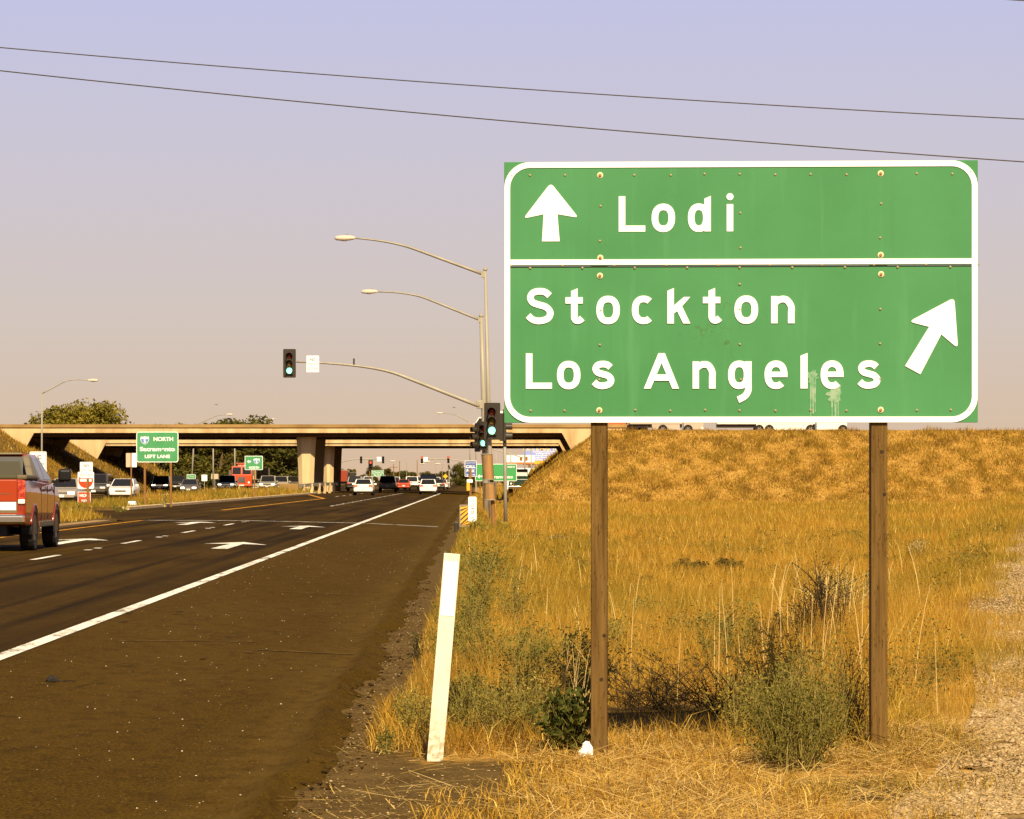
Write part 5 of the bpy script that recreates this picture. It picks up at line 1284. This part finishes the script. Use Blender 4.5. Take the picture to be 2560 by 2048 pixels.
# --- median grass
N = 60000
Y = np.concatenate([rng.uniform(78, 114, N//3), rng.uniform(151.5, 344, 2*N//3)]); s_ = np.where(Y < 115, rng.uniform(-20, -11.5, N), rng.uniform(-20.1, -15.3, N))
near = Y < 115; keep = ~(near & (s_ > -11.6-.0*Y) & (Y > 108)) ; Y, s_ = Y[keep], s_[keep]; x = s_-.8-K*Y; n = len(x)
h = (.16+.55*vnoise(x, Y, 1.6, 31)**1.3)*(.5+.9*rng.random(n))*np.where(Y < 115, .7, .45+.55*sm(165, 230, Y))*np.where(s_ > -15.9, np.where(Y > 115, .5, 1), 1)
blades('median_grass', gpts(x, Y, -.02), h, .016+.00016*Y*rng.random(n), .15+.5*rng.random(n), field_cols(x, Y, n, 1.1), 1)
# --- rough verge beyond the overpass
N = 16000; Y = np.exp(rng.uniform(np.log(440), np.log(1300), N)); x = np.where(rng.random(N) < .5, rng.uniform(-75, -36, N)*Y/470, rng.uniform(1, 14, N)-K*Y)
c = field_cols(x, Y, N, .6); blades('far_grass', gpts(x, Y), .3+.5*rng.random(N), .10+.0003*Y, .3+.3*rng.random(N), c, 1)
# --- near stubble and upright stalks round the posts
N = 26000; Y = rng.uniform(14.6, 23.5, N); x = rng.uniform(-.9, 2.6, N)
gm = vnoise(x, Y, .35, 41)
keep = ~((Y > 20.6) & (x > .3) & (x < 1.65) & (rng.random(N) < .9)) & (x+.8+K*Y > .15) & ((x > -.12+.12*gm) | (Y > 19.3) | ((Y < 16.8) & (x > -.45) & (gm > .5))) & (gm > .25) & ~((x > 1.5) & (Y < 18.2) & (gm < .62)) & ~((x > np.interp(Y, [p[1] for p in Lp], [p[0] for p in Lp])+.1) & (gm < .80))
x, Y, gm = x[keep], Y[keep], gm[keep]; n = len(x)
h = (.03+.16*gm)*(.4+1.0*rng.random(n))*np.where(Y > 19.3, 1.5, .75)
c = field_cols(x, Y, n, .1); blades('stubble_grass', gpts(x, Y), h, .0028+.003*rng.random(n), .3+.9*rng.random(n), c*1.05, 2)
# --- cut straw lying flat
N = 62000; Y = rng.uniform(14.4, 20.6, N); x = rng.uniform(-1.1, 2.7, N); gm = vnoise(x, Y*.6, .4, 51)
pr_ = np.where(x > .0, .95, .10)*np.where((Y < 16.9) & (x > -.35), 1, np.where(x > .0, 1, .5))*(.35+.9*sm(.3, .6, gm))
pr_ = np.where((x > 1.45) & (Y < 18.1), pr_*.35, pr_); pr_ = np.where(x > np.interp(Y, [p[1] for p in Lp], [p[0] for p in Lp])+.05, pr_*.15, pr_); pr_ = np.where((x < .35) & (Y > 17.2) & (Y < 18.8), pr_*.15, pr_)
keep = (rng.random(N) < pr_) & (x+.8+K*Y > .05); x, Y = x[keep], Y[keep]; n = len(x)
az = rng.random(n)*2*np.pi; L = .04+.30*rng.random(n)**2.4; w = .0024+.0034*rng.random(n)
d = np.stack([np.cos(az), np.sin(az), rng.uniform(-.05, .28, n)], 1)*L[:, None]; side = np.stack([-np.sin(az), np.cos(az), rng.uniform(-.3, .3, n)], 1)*(w/2)[:, None]
b0 = gpts(x, Y, .012)+np.array([0, 0, 1])*(rng.random(n)*.03)[:, None]
V = np.stack([b0-side, b0+side, b0+d+side*.6, b0+d-side*.6], 1).reshape(-1, 3)
c = mixc(STRAW, PALE, rng.random(n)**1.5)*(.7+.5*rng.random(n))[:, None]
stuff(link(bpy.data.objects.new('cut_straw', np_mesh('cut_straw', V, np.arange(n*4).reshape(-1, 4), GRASS, np.repeat(c, 4, 0)))))

# --- gravel stones and road grit
def stones(name, x, Y, zf, r, cols, m):
    n = len(x)
    t0 = np.array([(0, 0, 1), (.9, 0, .25), (.28, .86, .3), (-.73, .53, .2), (-.73, -.53, .3), (.28, -.86, .25), (0, 0, -.6)]); fc = np.array([(0, 1, 2), (0, 2, 3), (0, 3, 4), (0, 4, 5), (0, 5, 1), (6, 2, 1), (6, 3, 2), (6, 4, 3), (6, 5, 4), (6, 1, 5)])
    a = rng.random(n)*2*np.pi; ca, sa = np.cos(a), np.sin(a)
    q = t0[None]*(.65+.7*rng.random((n, 7, 1))); sc_ = np.stack([r*(.8+.6*rng.random(n)), r*(.8+.6*rng.random(n)), r*(.45+.4*rng.random(n))], 1)
    q = q*sc_[:, None, :]; qx = q[..., 0]*ca[:, None]-q[..., 1]*sa[:, None]; qy = q[..., 0]*sa[:, None]+q[..., 1]*ca[:, None]
    V = np.stack([qx+x[:, None], qy+Y[:, None], q[..., 2]+zf[:, None]], 2).reshape(-1, 3)
    Fc = (np.arange(n)[:, None, None]*7+fc[None]).reshape(-1, 3)
    return stuff(link(bpy.data.objects.new(name, np_mesh(name, V, Fc, m, np.repeat(cols, 7, 0)))))
STONE = mat('stone', (.5, .4, .25), .9, attr=True, spec=.1)
N = 78000; Y = 14.5+(90-14.5)*rng.random(N)**2.6; xl = np.interp(Y, [p[1] for p in Lp], [p[0] for p in Lp]); x = xl-.15+rng.random(N)*(.172*Y+.3-xl)
k = vnoise(x, Y, .5, 61)+.25*vnoise(x, Y, .12, 62) > .22; x, Y = x[k], Y[k]; n = len(x)
c = mixc((.26, .16, .060), (.48, .35, .18), rng.random(n))*(.7+.5*rng.random(n))[:, None]
stones('gravel', x, Y, z_ground(x, Y)+.018, .0045+.011*rng.random(n)**2+.0002*Y, c, STONE)
N = 1900; Y = 10+70*rng.random(N)**1.6; s_ = -rng.random(N)**1.3*3.2; x = s_-.8-K*Y
c = mixc((.45, .33, .17), (.8, .7, .5), rng.random(N)); stones('road_grit', x, Y, z_road(s_)+.003, .0016+.0065*rng.random(N)**5, c, STONE)
N = 900; Y = 13+40*rng.random(N)**1.6; s_ = rng.normal(-.02, .10, N)+.07*np.sin(Y*.7)+.04*np.sin(Y*2.1); x = s_-.8-K*Y
c = mixc((.028, .015, .003), (.10, .058, .014), rng.random(N)**2); stones('asphalt_crumbs', x, Y, np.maximum(z_road(np.minimum(s_, 0)), 0)+.002, .006+.020*rng.random(N)**3, c, STONE)
N = 5200; Y = 14.5+33*rng.random(N)**2.2; x = np.where((rng.random(N) < .85) | (Y > 20), np.where(Y < 20, rng.uniform(-1.05, .4, N), -.85-K*Y+.75*rng.random(N)), rng.uniform(1.3, 2.2, N))
c = mixc((.13, .08, .025), (.52, .38, .18), rng.random(N)**1.8); stones('soil_pebbles', x, Y, z_ground(x, Y)+.004, .003+.008*rng.random(N)**3, c, STONE)

# --- shrubs and weeds
def quads(cent, size, cols, flat=0.0):
    n = len(cent); a = rng.normal(size=(n, 3)); a[:, 2] *= 1-flat; a /= np.linalg.norm(a, axis=1, keepdims=True)
    b = rng.normal(size=(n, 3)); b -= a*np.sum(a*b, 1, keepdims=True); b /= np.linalg.norm(b, axis=1, keepdims=True)
    a = a*size[:, None]; b = b*(size*.42)[:, None]
    V = np.stack([cent-a, cent+b, cent+a, cent-b], 1).reshape(-1, 3)
    return V, np.arange(n*4).reshape(-1, 4), np.repeat(cols, 4, 0)
def ground_at(u, v):
    z = 0.0
    for _ in range(12):
        Y = F*(CZ-z)/(v-HY); z = float(z_ground(X(u, Y), Y))
    return Vector((X(u, Y), Y, z))
def shrub(name, label, u, v, height, radius, stems=40, twigs=4, leaves=10, leaf=.014, cols=((.10, .10, .02), (.22, .18, .035)), stem_m=None, upright=.5, cat='shrub', r0=.004, curl=.3, group=None, loc=None, arch=False):
    p = loc if loc is not None else ground_at(u, v); t = thing(name, label, cat, p, 0, group)
    m = MB(); cent = []
    for _ in range(stems):
        az = random.random()*6.283; sp = radius*(random.random()**.6); hh = height*(random.uniform(.55, 1.0))*(1-.35*(sp/radius)**2)
        base = Vector((math.cos(az)*sp*.35+random.gauss(0, .16)*radius, math.sin(az)*sp*.35+random.gauss(0, .16)*radius, -.02)); tip = Vector((math.cos(az)*sp, math.sin(az)*sp, hh))
        mid = base.lerp(tip, .5)+Vector((random.gauss(0, curl*.2), random.gauss(0, curl*.2), height*.12*random.random()))*radius*2
        if arch:
            base = Vector((random.gauss(0, .38)*radius, random.gauss(0, .25)*radius, -.01)); L = height*random.uniform(.6, 1.7)
            tip = base+Vector((math.cos(az)*L*.85, math.sin(az)*L*.45, height*random.uniform(.12, 1.0)))
            mid = base.lerp(tip, .5)+Vector((random.gauss(0, .10), random.gauss(0, .06), height*random.uniform(-.05, .40)))
        pts = bez(base, mid, tip, 6); m.tube(pts, [r0*(1-.75*k/6) for k in range(7)], 3, False)
        for _ in range(twigs):
            i = random.randint(1, 5); q0 = pts[i]; L = height*random.uniform(.12, .35)
            dv = (pts[i+1]-pts[i]).normalized()+Vector((random.gauss(0, .7), random.gauss(0, .7), random.gauss(.15, .4))); q1 = q0+dv.normalized()*L
            qp = bez(q0, q0.lerp(q1, .5)+Vector((0, 0, L*.12)), q1, 3); m.tube(qp, [r0*.5, r0*.42, r0*.32, r0*.2], 3, False)
            for _ in range(leaves): cent.append(qp[random.randint(0, 2)].lerp(qp[3], random.random())+Vector((random.gauss(0, 1), random.gauss(0, 1), random.gauss(0, 1)))*leaf*.9)
        for _ in range(leaves): cent.append(pts[random.randint(0, 5)].lerp(pts[6], random.random())+Vector((random.gauss(0, 1), random.gauss(0, 1), random.gauss(0, 1)))*leaf*.9)
    m.build('stems', stem_m or BARK, t)
    if leaves:
        n = len(cent); C = mixc(cols[0], cols[1], rng.random(n))*(.7+.6*rng.random(n))[:, None]
        V, Fc, C4 = quads(np.array(cent), leaf*(.6+.8*rng.random(n)), C)
        link(bpy.data.objects.new('foliage', np_mesh('foliage', V, Fc, LEAF, C4)), t)
    return t
GRN = ((.095, .095, .012), (.20, .17, .025)); YGR = ((.20, .17, .022), (.36, .27, .05)); DKG = ((.035, .045, .008), (.09, .085, .014)); DRY = ((.24, .14, .03), (.38, .24, .06))
STM = mat('green_stem', (.22, .17, .04), .8); PALES = mat('pale_stalk', (.58, .42, .17), .8)
shrub('green_shrub', 'dense olive shrub in front of the right wooden sign post', 1985, 1928, .60, .31, 95, 5, 11, .010, GRN, STM, .55, r0=.003)
shrub('green_shrub', 'feathery yellow-green growth left of the olive shrub', 1890, 1868, .52, .30, 60, 5, 9, .010, YGR, STM, .55, r0=.003)
shrub('green_shrub', 'tall loose sprays rising out of the olive shrub towards the right post', 2050, 1880, .78, .24, 30, 6, 7, .010, ((.12, .11, .016), (.26, .20, .035)), STM, .85, r0=.003)
shrub('green_shrub', 'thin wispy stems behind the olive shrub, left of the right post', 1960, 1800, .74, .36, 34, 6, 8, .011, YGR, STM, .85, r0=.003)
shrub('green_shrub', 'brown-tipped twigs between the olive shrub and the right post', 2130, 1865, .58, .15, 20, 7, 4, .009, DRY, TWIG, .7)
shrub('leafy_weed', 'broad-leaved dark green weed against the left wooden sign post', 1418, 1888, .44, .17, 40, 4, 6, .026, ((.040, .055, .008), (.11, .105, .016)), STM, .4)
shrub('grassy_weed', 'tangle of thin yellow-green stems between the white post and the left sign post', 1290, 1862, .52, .33, 90, 5, 8, .009, YGR, STM, .5, r0=.003)
shrub('grassy_weed', 'dark olive tangle behind the white marker post', 1195, 1790, .34, .26, 50, 4, 8, .011, GRN, STM, .3)
shrub('green_shrub', 'dusky shrub standing just left of the left sign post', 1462, 1800, .70, .20, 40, 6, 11, .011, GRN, STM, .8, r0=.003)
shrub('tumbleweed', 'leafless black tumbleweed twigs right of the left sign post', 1640, 1775, .42, .46, 75, 9, 1, .006, DKG, TWIG, .25, r0=.0034, curl=.9, arch=True)
shrub('tumbleweed', 'smaller dark twiggy bush between the tumbleweed and the olive shrub', 1790, 1785, .44, .34, 60, 9, 2, .007, DKG, TWIG, .3, r0=.0034, curl=.8, arch=True)
shrub('thistle_plant', 'tall dark dead thistle rising left of the right sign post', 2058, 1645, .98, .26, 22, 8, 5, .012, ((.03, .02, .006), (.07, .05, .012)), TWIG, .8, r0=.007)
shrub('dark_shrub', 'low dark shrub at the foot of the dead thistle', 1975, 1640, .42, .40, 60, 5, 10, .016, ((.05, .045, .010), (.13, .095, .02)), TWIG, .4)
shrub('spire_weed', 'tall green feathery weed right of the white post top', 1190, 1600, 1.05, .20, 26, 8, 9, .013, ((.13, .13, .018), (.22, .19, .03)), STM, .95)
shrub('spire_weed', 'second green feathery weed nearer the sign post', 1285, 1585, .80, .18, 16, 7, 8, .012, ((.15, .14, .02), (.24, .20, .035)), STM, .95)
shrub('spire_weed', 'single bright green spire right of the middle of the field', 1872, 1652, .60, .06, 7, 9, 9, .012, ((.12, .15, .02), (.2, .2, .03)), STM, .97)
shrub('spire_weed', 'green upright weeds just right of the left sign post', 1545, 1680, .62, .22, 22, 7, 8, .012, YGR, STM, .9)
shrub('dark_shrub', 'dark low bush out in the middle of the field', 1715, 1440, .42, .55, 50, 5, 10, .035, ((.10, .075, .012), (.17, .12, .02)), STM, .4, r0=.008)
shrub('dark_shrub', 'smaller bush right of the dark low bush in the field', 1822, 1428, .34, .42, 40, 5, 9, .035, ((.12, .085, .014), (.19, .13, .022)), STM, .4, r0=.008)
shrub('grey_weed', 'flattened grey-green weed at the left of the field', 1395, 1352, .16, .6, 40, 4, 8, .05, ((.22, .17, .06), (.32, .24, .09)), STM, .2, r0=.01)
shrub('grey_weed', 'flattened grey-green weed hugging the left sign post midway up', 1445, 1376, .16, .55, 36, 4, 8, .05, ((.22, .17, .06), (.32, .24, .09)), STM, .2, r0=.01)
shrub('grassy_weed', 'tall pale-stemmed stand of weeds immediately left of the left sign post', 1425, 1850, .70, .22, 15, 2, 6, .010, YGR, PALES, .93, r0=.0026)
shrub('grassy_weed', 'loose olive weeds along the verge above the dark tangle', 1240, 1720, .55, .35, 60, 5, 8, .012, ((.13, .12, .016), (.26, .20, .03)), STM, .7)
shrub('grassy_weed', 'thin greenish grass clump behind the top half of the white post', 1175, 1660, .70, .22, 36, 5, 7, .012, ((.13, .13, .016), (.24, .20, .03)), STM, .9)
shrub('spire_weed', 'farther feathery weeds along the verge below the slim signal post', 1215, 1480, .80, .45, 40, 6, 7, .022, ((.14, .13, .016), (.25, .20, .03)), STM, .9, r0=.006)
shrub('grassy_weed', 'tall wispy green weeds midway between the white post and the left sign post', 1330, 1790, .78, .24, 34, 6, 9, .011, ((.11, .115, .014), (.23, .19, .028)), STM, .9, r0=.003)
shrub('grassy_weed', 'wispy green weeds just right of the white post foot', 1165, 1850, .46, .22, 44, 5, 8, .010, ((.11, .11, .014), (.24, .19, .03)), STM, .75, r0=.003)
shrub('grassy_weed', 'tall thin weeds rising behind the middle of the white post', 1120, 1700, .72, .16, 24, 6, 8, .012, ((.12, .12, .014), (.23, .19, .028)), STM, .92, r0=.003)
shrub('field_weed', 'olive upright weeds between the tumbleweed and the dark shrub, farther back', 1830, 1690, .62, .34, 34, 6, 8, .013, ((.11, .105, .014), (.22, .18, .028)), STM, .85, r0=.004)
shrub('edge_weed', 'yellowish weed leaning over the asphalt edge left of the white post', 1040, 1850, .38, .16, 40, 4, 8, .010, YGR, STM, .4, r0=.003)
shrub('edge_weed', 'thin dark sprig at the broken asphalt edge', 1042, 1660, .30, .05, 6, 6, 5, .012, DKG, TWIG, .9)
shrub('edge_weed', 'small green tuft on the bare soil by the asphalt lip', 965, 1885, .16, .06, 12, 4, 7, .009, GRN, STM, .6)
shrub('edge_weed', 'green weeds crowding the verge beside the striped marker', 1195, 1345, .55, .30, 40, 5, 8, .03, YGR, STM, .7, r0=.007)
shrub('edge_weed', 'weedy clump at the foot of the slim signal post', 1245, 1330, .45, .5, 40, 5, 8, .035, YGR, STM, .5, r0=.007)
shrub('yellow_weed', 'single bright yellow-green weed right of the right sign post', 2385, 1365, .52, .14, 18, 5, 9, .028, ((.32, .26, .02), (.45, .36, .04)), STM, .7, r0=.007)
shrub('field_weed', 'brownish weeds with pale stems right of the right sign post', 2295, 1400, .70, .45, 40, 5, 6, .02, GRN, PALES, .8, r0=.007)
shrub('field_weed', 'dark weedy stems behind the thistle left of the right post', 2110, 1560, .75, .5, 40, 5, 7, .014, GRN, PALES, .8)
shrub('field_weed', 'brown-green scrub in the middle of the field left of centre', 1620, 1560, .40, .6, 46, 5, 8, .016, YGR, STM, .5)
shrub('field_weed', 'scrubby weeds below the arrow of the lower panel', 1760, 1620, .42, .5, 46, 5, 8, .014, YGR, STM, .5)
shrub('field_weed', 'olive scrub half way between the white post and the left sign post', 1370, 1690, .45, .45, 50, 5, 8, .013, YGR, STM, .5)
shrub('median_weed', 'tall curved weed in the median before the black SUV', 411, 1262, .9, .15, 6, 4, 5, .05, YGR, PALES, .9, r0=.012)
shrub('median_weed', 'green weeds at the nose of the near median', 300, 1284, .45, .4, 16, 4, 5, .03, ((.12, .13, .02), (.25, .22, .03)), STM, .6, r0=.01)
shrub('median_weed', 'green sprig beside the pickup front wheel', 188, 1300, .7, .25, 14, 4, 8, .04, ((.12, .13, .02), (.25, .22, .03)), STM, .8, r0=.01)
# low scrub that covers the field as a mass
NC = 2600; Yc_ = np.exp(rng.uniform(np.log(22.5), np.log(150), NC)); xc_ = rng.random(NC)*(.16*Yc_+1.2+K*Yc_)-.2-K*Yc_
kk = (vnoise(xc_, Yc_*.6, 2.4, 71) > .52) & (xc_ < np.interp(Yc_, [p[1] for p in Lp], [p[0] for p in Lp])-.3) & ~((Yc_ < 23.6) & (xc_ > .2) & (xc_ < 1.8)); xc_, Yc_ = xc_[kk], Yc_[kk]; NC = len(xc_)
per = 42; hh_ = (.12+.30*rng.random(NC)); rr_ = .05+.12*rng.random(NC)
q_ = rng.normal(size=(NC, per, 3)); q_[..., 0] *= rr_[:, None]; q_[..., 1] *= rr_[:, None]; q_[..., 2] = rng.random((NC, per))**.8*hh_[:, None]
q_[..., 0] += xc_[:, None]; q_[..., 1] += Yc_[:, None]; q_[..., 2] += z_ground(xc_, Yc_)[:, None]
q_ = q_.reshape(-1, 3); nq = len(q_); tone = np.repeat(rng.random(NC), per)
V, Fc, C4 = quads(q_, (.008+.00025*np.repeat(Yc_, per))*(.6+.8*rng.random(nq)), mixc((.10, .085, .012), (.26, .19, .035), .6*tone+.4*rng.random(nq)))
stuff(link(bpy.data.objects.new('ground_cover', np_mesh('ground_cover', V, Fc, LEAF, C4))))
# pale dry stalks scattered through the field
m = MB()
for _ in range(75):
    if random.random() < .6: u, v = random.gauss(2020, 120), random.uniform(1450, 1760)
    else: u, v = random.uniform(1250, 2380), random.uniform(1420, 1800)
    p = ground_at(u, v); H_ = random.uniform(.35, .85); ln_ = random.gauss(0, .16)
    m.tube(bez(p, p+Vector((ln_*.2, 0, H_*.6)), p+Vector((ln_*H_, random.gauss(0, .05), H_)), 4), [.0030*p.y/26, .0027*p.y/26, .0024*p.y/26, .002*p.y/26, .0012*p.y/26], 3, False)
stuff(m.build('dry_stalks', PALES))

# --- trees
def tree_meshes(seed, H, W, n_leaf, leaf, c0, c1, low=.18, conifer=False, nc=26):
    rs = random.Random(seed); g_ = np.random.default_rng(seed)
    m = MB(); m.tube([(0, 0, -.3), (.05*W*rs.uniform(-1, 1), 0, H*.3), (.1*W*rs.uniform(-1, 1), 0, H*.62)], [.035*H, .026*H, .012*H], 7)
    clumps = []
    for k in range(nc):
        if conifer:
            z = H*rs.uniform(.1, 1.0); r = W*.5*(1-z/H)*.9; a = rs.random()*6.283
            c = Vector((math.cos(a)*r, math.sin(a)*r, z)); cr_ = .10*H*(1.1-z/H)
        else:
            a = rs.random()*6.283; f = rs.random()**.5; z = H*(low+(.95-low)*rs.random()); prof = math.sin(math.pi*min(1, max(0, .12+.83*(z/H-low)/(1-low))))**.6
            c = Vector((math.cos(a)*f*W*.42*prof, math.sin(a)*f*W*.42*prof, z*.93)); cr_ = W*rs.uniform(.11, .19)
        clumps.append((c, cr_))
        if k % 2 == 0:
            st_ = Vector((0, 0, max(.2*H, c.z*.6))); m.tube(bez(st_, st_.lerp(c, .5)+Vector((0, 0, .05*H)), c, 4), [.012*H, .009*H, .007*H, .005*H, .003*H], 5, False)
    idx = g_.integers(0, len(clumps), n_leaf); cc = np.array([c for c, _ in clumps])[idx]; rr = np.array([r for _, r in clumps])[idx]
    d = g_.normal(size=(n_leaf, 3)); d /= np.linalg.norm(d, axis=1, keepdims=True); cent = cc+d*(rr*(g_.random(n_leaf)**.45)*1.05)[:, None]*np.array([1, 1, .85])
    tone = g_.random(len(clumps))[idx]*.6+g_.random(n_leaf)*.4
    V, Fc, C = quads(cent, leaf*(.6+.8*g_.random(n_leaf)), mixc(c0, c1, tone))
    return m.mesh('trunk', BARK), np_mesh('crown', V, Fc, LEAF, C)
PROT = [tree_meshes(1, 10, 9, 8000, .26, (.060, .060, .010), (.15, .125, .018), .08), tree_meshes(2, 10, 8, 8000, .26, (.075, .065, .010), (.17, .13, .018), .10),
        tree_meshes(3, 10, 11, 8000, .28, (.050, .055, .010), (.13, .115, .016), .06), tree_meshes(4, 10, 5, 3000, .24, (.05, .055, .012), (.11, .10, .018), .02, True)]
BIG = tree_meshes(9, 13, 14.5, 42000, .27, (.13, .112, .012), (.33, .245, .028), .20, False, 90)
def tree(label, u, vtop, Y, pr=0, wide=1.0, grp='trees beyond the overpass', name='broadleaf_tree', H0=10.0, ms=None):
    x = X(u, Y); zt = Z(vtop, Y); k = zt/H0; t = thing(name, label, 'tree', (x, Y, 0), random.random()*6.28, grp)
    tm, cm = ms or PROT[pr]
    for nm, me in (('trunk', tm), ('crown', cm)):
        o = obj(nm, me, t); o.scale = (k*wide, k*wide, k)
    return t
tree('large round sunlit tree rising above the left end of the overpass', 196, 1000, 505, 0, 1.12, None, 'broadleaf_tree', 13.0, BIG)
under = [(225, 1095, 472, 'leafmost'), (268, 1085, 480, ''), (300, 1060, 500, ''), (345, 1075, 492, ''), (395, 1066, 505, ''), (436, 1051, 515, ''), (470, 1075, 498, ''), (505, 1060, 520, ''), (545, 1068, 500, ''), (578, 1044, 525, ''), (628, 1041, 520, ''), (665, 1068, 505, ''), (700, 1082, 500, ''), (728, 1092, 510, '')]
labs = ['leftmost tree in the row under the overpass, by the shaded slope', 'second tree of the row, right of the shaded slope', 'dark tree behind the pair of blank panels', 'tree behind the left half of the Sacramento sign', 'tree behind the right half of the Sacramento sign',
        'tree whose tip shows over the overpass right of the Sacramento sign', 'tree right behind the little green two-line sign', 'tree behind the lone white panel', 'tree behind the steel pole left of the red truck', 'tree behind the red truck with its top above the overpass', 'tall tree behind the small arrow sign with its top above the overpass',
        'tree between the small arrow sign and the pier', 'dark tree just left of the pier', 'tree partly hidden by the pier column']
for (u, vt, Y, _), lb in zip(under, labs): tree(lb, u, vt, Y, random.randint(0, 2), random.uniform(1.15, 1.5))
for i in range(10):
    u = 215+i*55; p = Vector((X(u, 462+random.random()*8), 462+random.random()*8, .1))
    shrub('hedge_bush', ['bush at the foot of the slope under the overpass', 'bush behind the white sedan', 'bush below the blank panel pair', 'bush under the left Sacramento sign post', 'bush behind the black SUV with lit headlights', 'bush behind the dark silver sedan', 'bush below the lone white panel', 'bush left of the black pickup with small headlights', 'bush behind the beige box trailer', 'bush behind the silver van queue'][i],
          0, 0, random.uniform(2.2, 3.2), 2.2, 40, 4, 9, .20, ((.05, .055, .01), (.14, .12, .018)), BARK, .5, r0=.03, cat='bush', group='bushes under the overpass', loc=p)
far = [(838, 1160, 1000, 3, .8), (858, 1172, 1150, 0, 1.2), (880, 1170, 1120, 1, 1), (908, 1185, 1200, 0, 1.2), (938, 1163, 1050, 2, 1.0), (968, 1168, 1100, 1, 1.1), (990, 1180, 1250, 0, 1.4), (1012, 1176, 1200, 2, 1.5), (1034, 1178, 1300, 1, 1.3), (1065, 1178, 1250, 0, 1.6), (1088, 1183, 1300, 2, 1.4), (1112, 1176, 1100, 1, 1.2), (1122, 1160, 900, 3, .9), (1146, 1156, 850, 0, 1.0), (1166, 1168, 800, 2, 1.0), (1198, 1160, 760, 1, .9), (1232, 1166, 800, 0, 1.1), (1262, 1172, 820, 2, 1.1), (1186, 1186, 700, 0, 1.1)]
fl = ['pointed conifer right of the pier', 'rounded far tree right of the pointed conifer', 'far tree above the left black SUV', 'low far tree left of the red post signal', 'far tree directly behind the post-mounted red signal', 'far tree above the green street-name sign', 'far tree under the lone lamp head', 'far tree left of the tan van', 'far tree behind the tall faint pole', 'wide far tree below the left red signal', 'low far tree above the black van', 'far tree left of the orange diamond', 'pointed conifer below the right red signal', 'dark tree between the right red signal and the call box sign', 'tree immediately left of the call box sign', 'tree peeking over the Sacramento guide sign', 'tree between the signal poles', 'tree in front of the filling station', 'low tree behind the call box']
for (u, vt, Y, pr, wd), lb in zip(far, fl): tree(lb, u, vt, Y, pr, wd, 'trees along the far road', 'conifer_tree' if pr == 3 else 'broadleaf_tree')

# ================================================================== SMALL LITTER
t = thing('tyre_scrap', 'dark scrap of tyre with a trailing cord lying on the shoulder', 'litter', ground_at(130, 1725)); t.location.z = float(z_road(t.location.x+.8+K*t.location.y))
MB().rings([[(r_*random.uniform(.6, 1.25)*math.cos(6.283*q/9), r_*random.uniform(.6, 1.2)*math.sin(6.283*q/9), z_+random.uniform(-.004, .006)) for q in range(9)] for r_, z_ in ((.03, 0), (.05, .008), (.046, .022), (.03, .036), (.008, .046))]).build('lump', TYRE, t); MB().tube([(.03, 0, .01), (.08, .02, .006), (.13, -.03, .012), (.17, .02, .006)], .004, 5).build('cord', TYRE, t)
o = MB().tube([(-.06, 0, .012), (-.02, .01, .02), (.03, -.01, .014), (.065, .02, .025)], [.006, .009, .007, .003], 5).build('stick', TWIG); tag(o, 'short black stick at the lip of the asphalt', 'stick'); o.location = ground_at(808, 1912)
t = thing('crumpled_bag', 'crumpled white plastic bag at the foot of the left sign post', 'litter', ground_at(1462, 1898))
rs_ = []
for k, (r_, zz) in enumerate(((.03, 0), (.05, .02), (.042, .04), (.03, .06), (.022, .085), (.01, .10))):
    rs_.append([(r_*random.uniform(.6, 1.3)*math.cos(6.283*q/10)+.02*zz/.16, r_*random.uniform(.6, 1.3)*math.sin(6.283*q/10), zz+random.uniform(-.008, .008)) for q in range(10)])
MB().rings(rs_).build('bag', WHITE, t)
o = MB().rings([[(.3*random.uniform(.6, 1)*math.cos(6.283*q/8), .3*random.uniform(.6, 1)*math.sin(6.283*q/8), z_) for q in range(8)] for z_ in (0, .12, .2)]).build('paper_litter', WHITE); tag(o, 'scrap of white paper on the far median edge', 'litter'); o.location = (X(331, 164), 164, .36)
for lab, u, v, Y in (('bird flying above the left lamp arm', 541, 1012, 300), ('bird flying left of the white motorhome', 1135, 1019, 300)):
    b = MB(); b.add([(0, -.1, 0), (0, .12, .02), (.22, .02, .07), (-.22, .02, .07), (0, 0, -.04)], [(0, 2, 1), (0, 1, 3), (0, 4, 2), (0, 3, 4), (1, 2, 4), (1, 4, 3)])
    o = b.build('bird', BLACK); tag(o, lab, 'bird', 'birds in the sky'); o.location = P(u, v, Y)
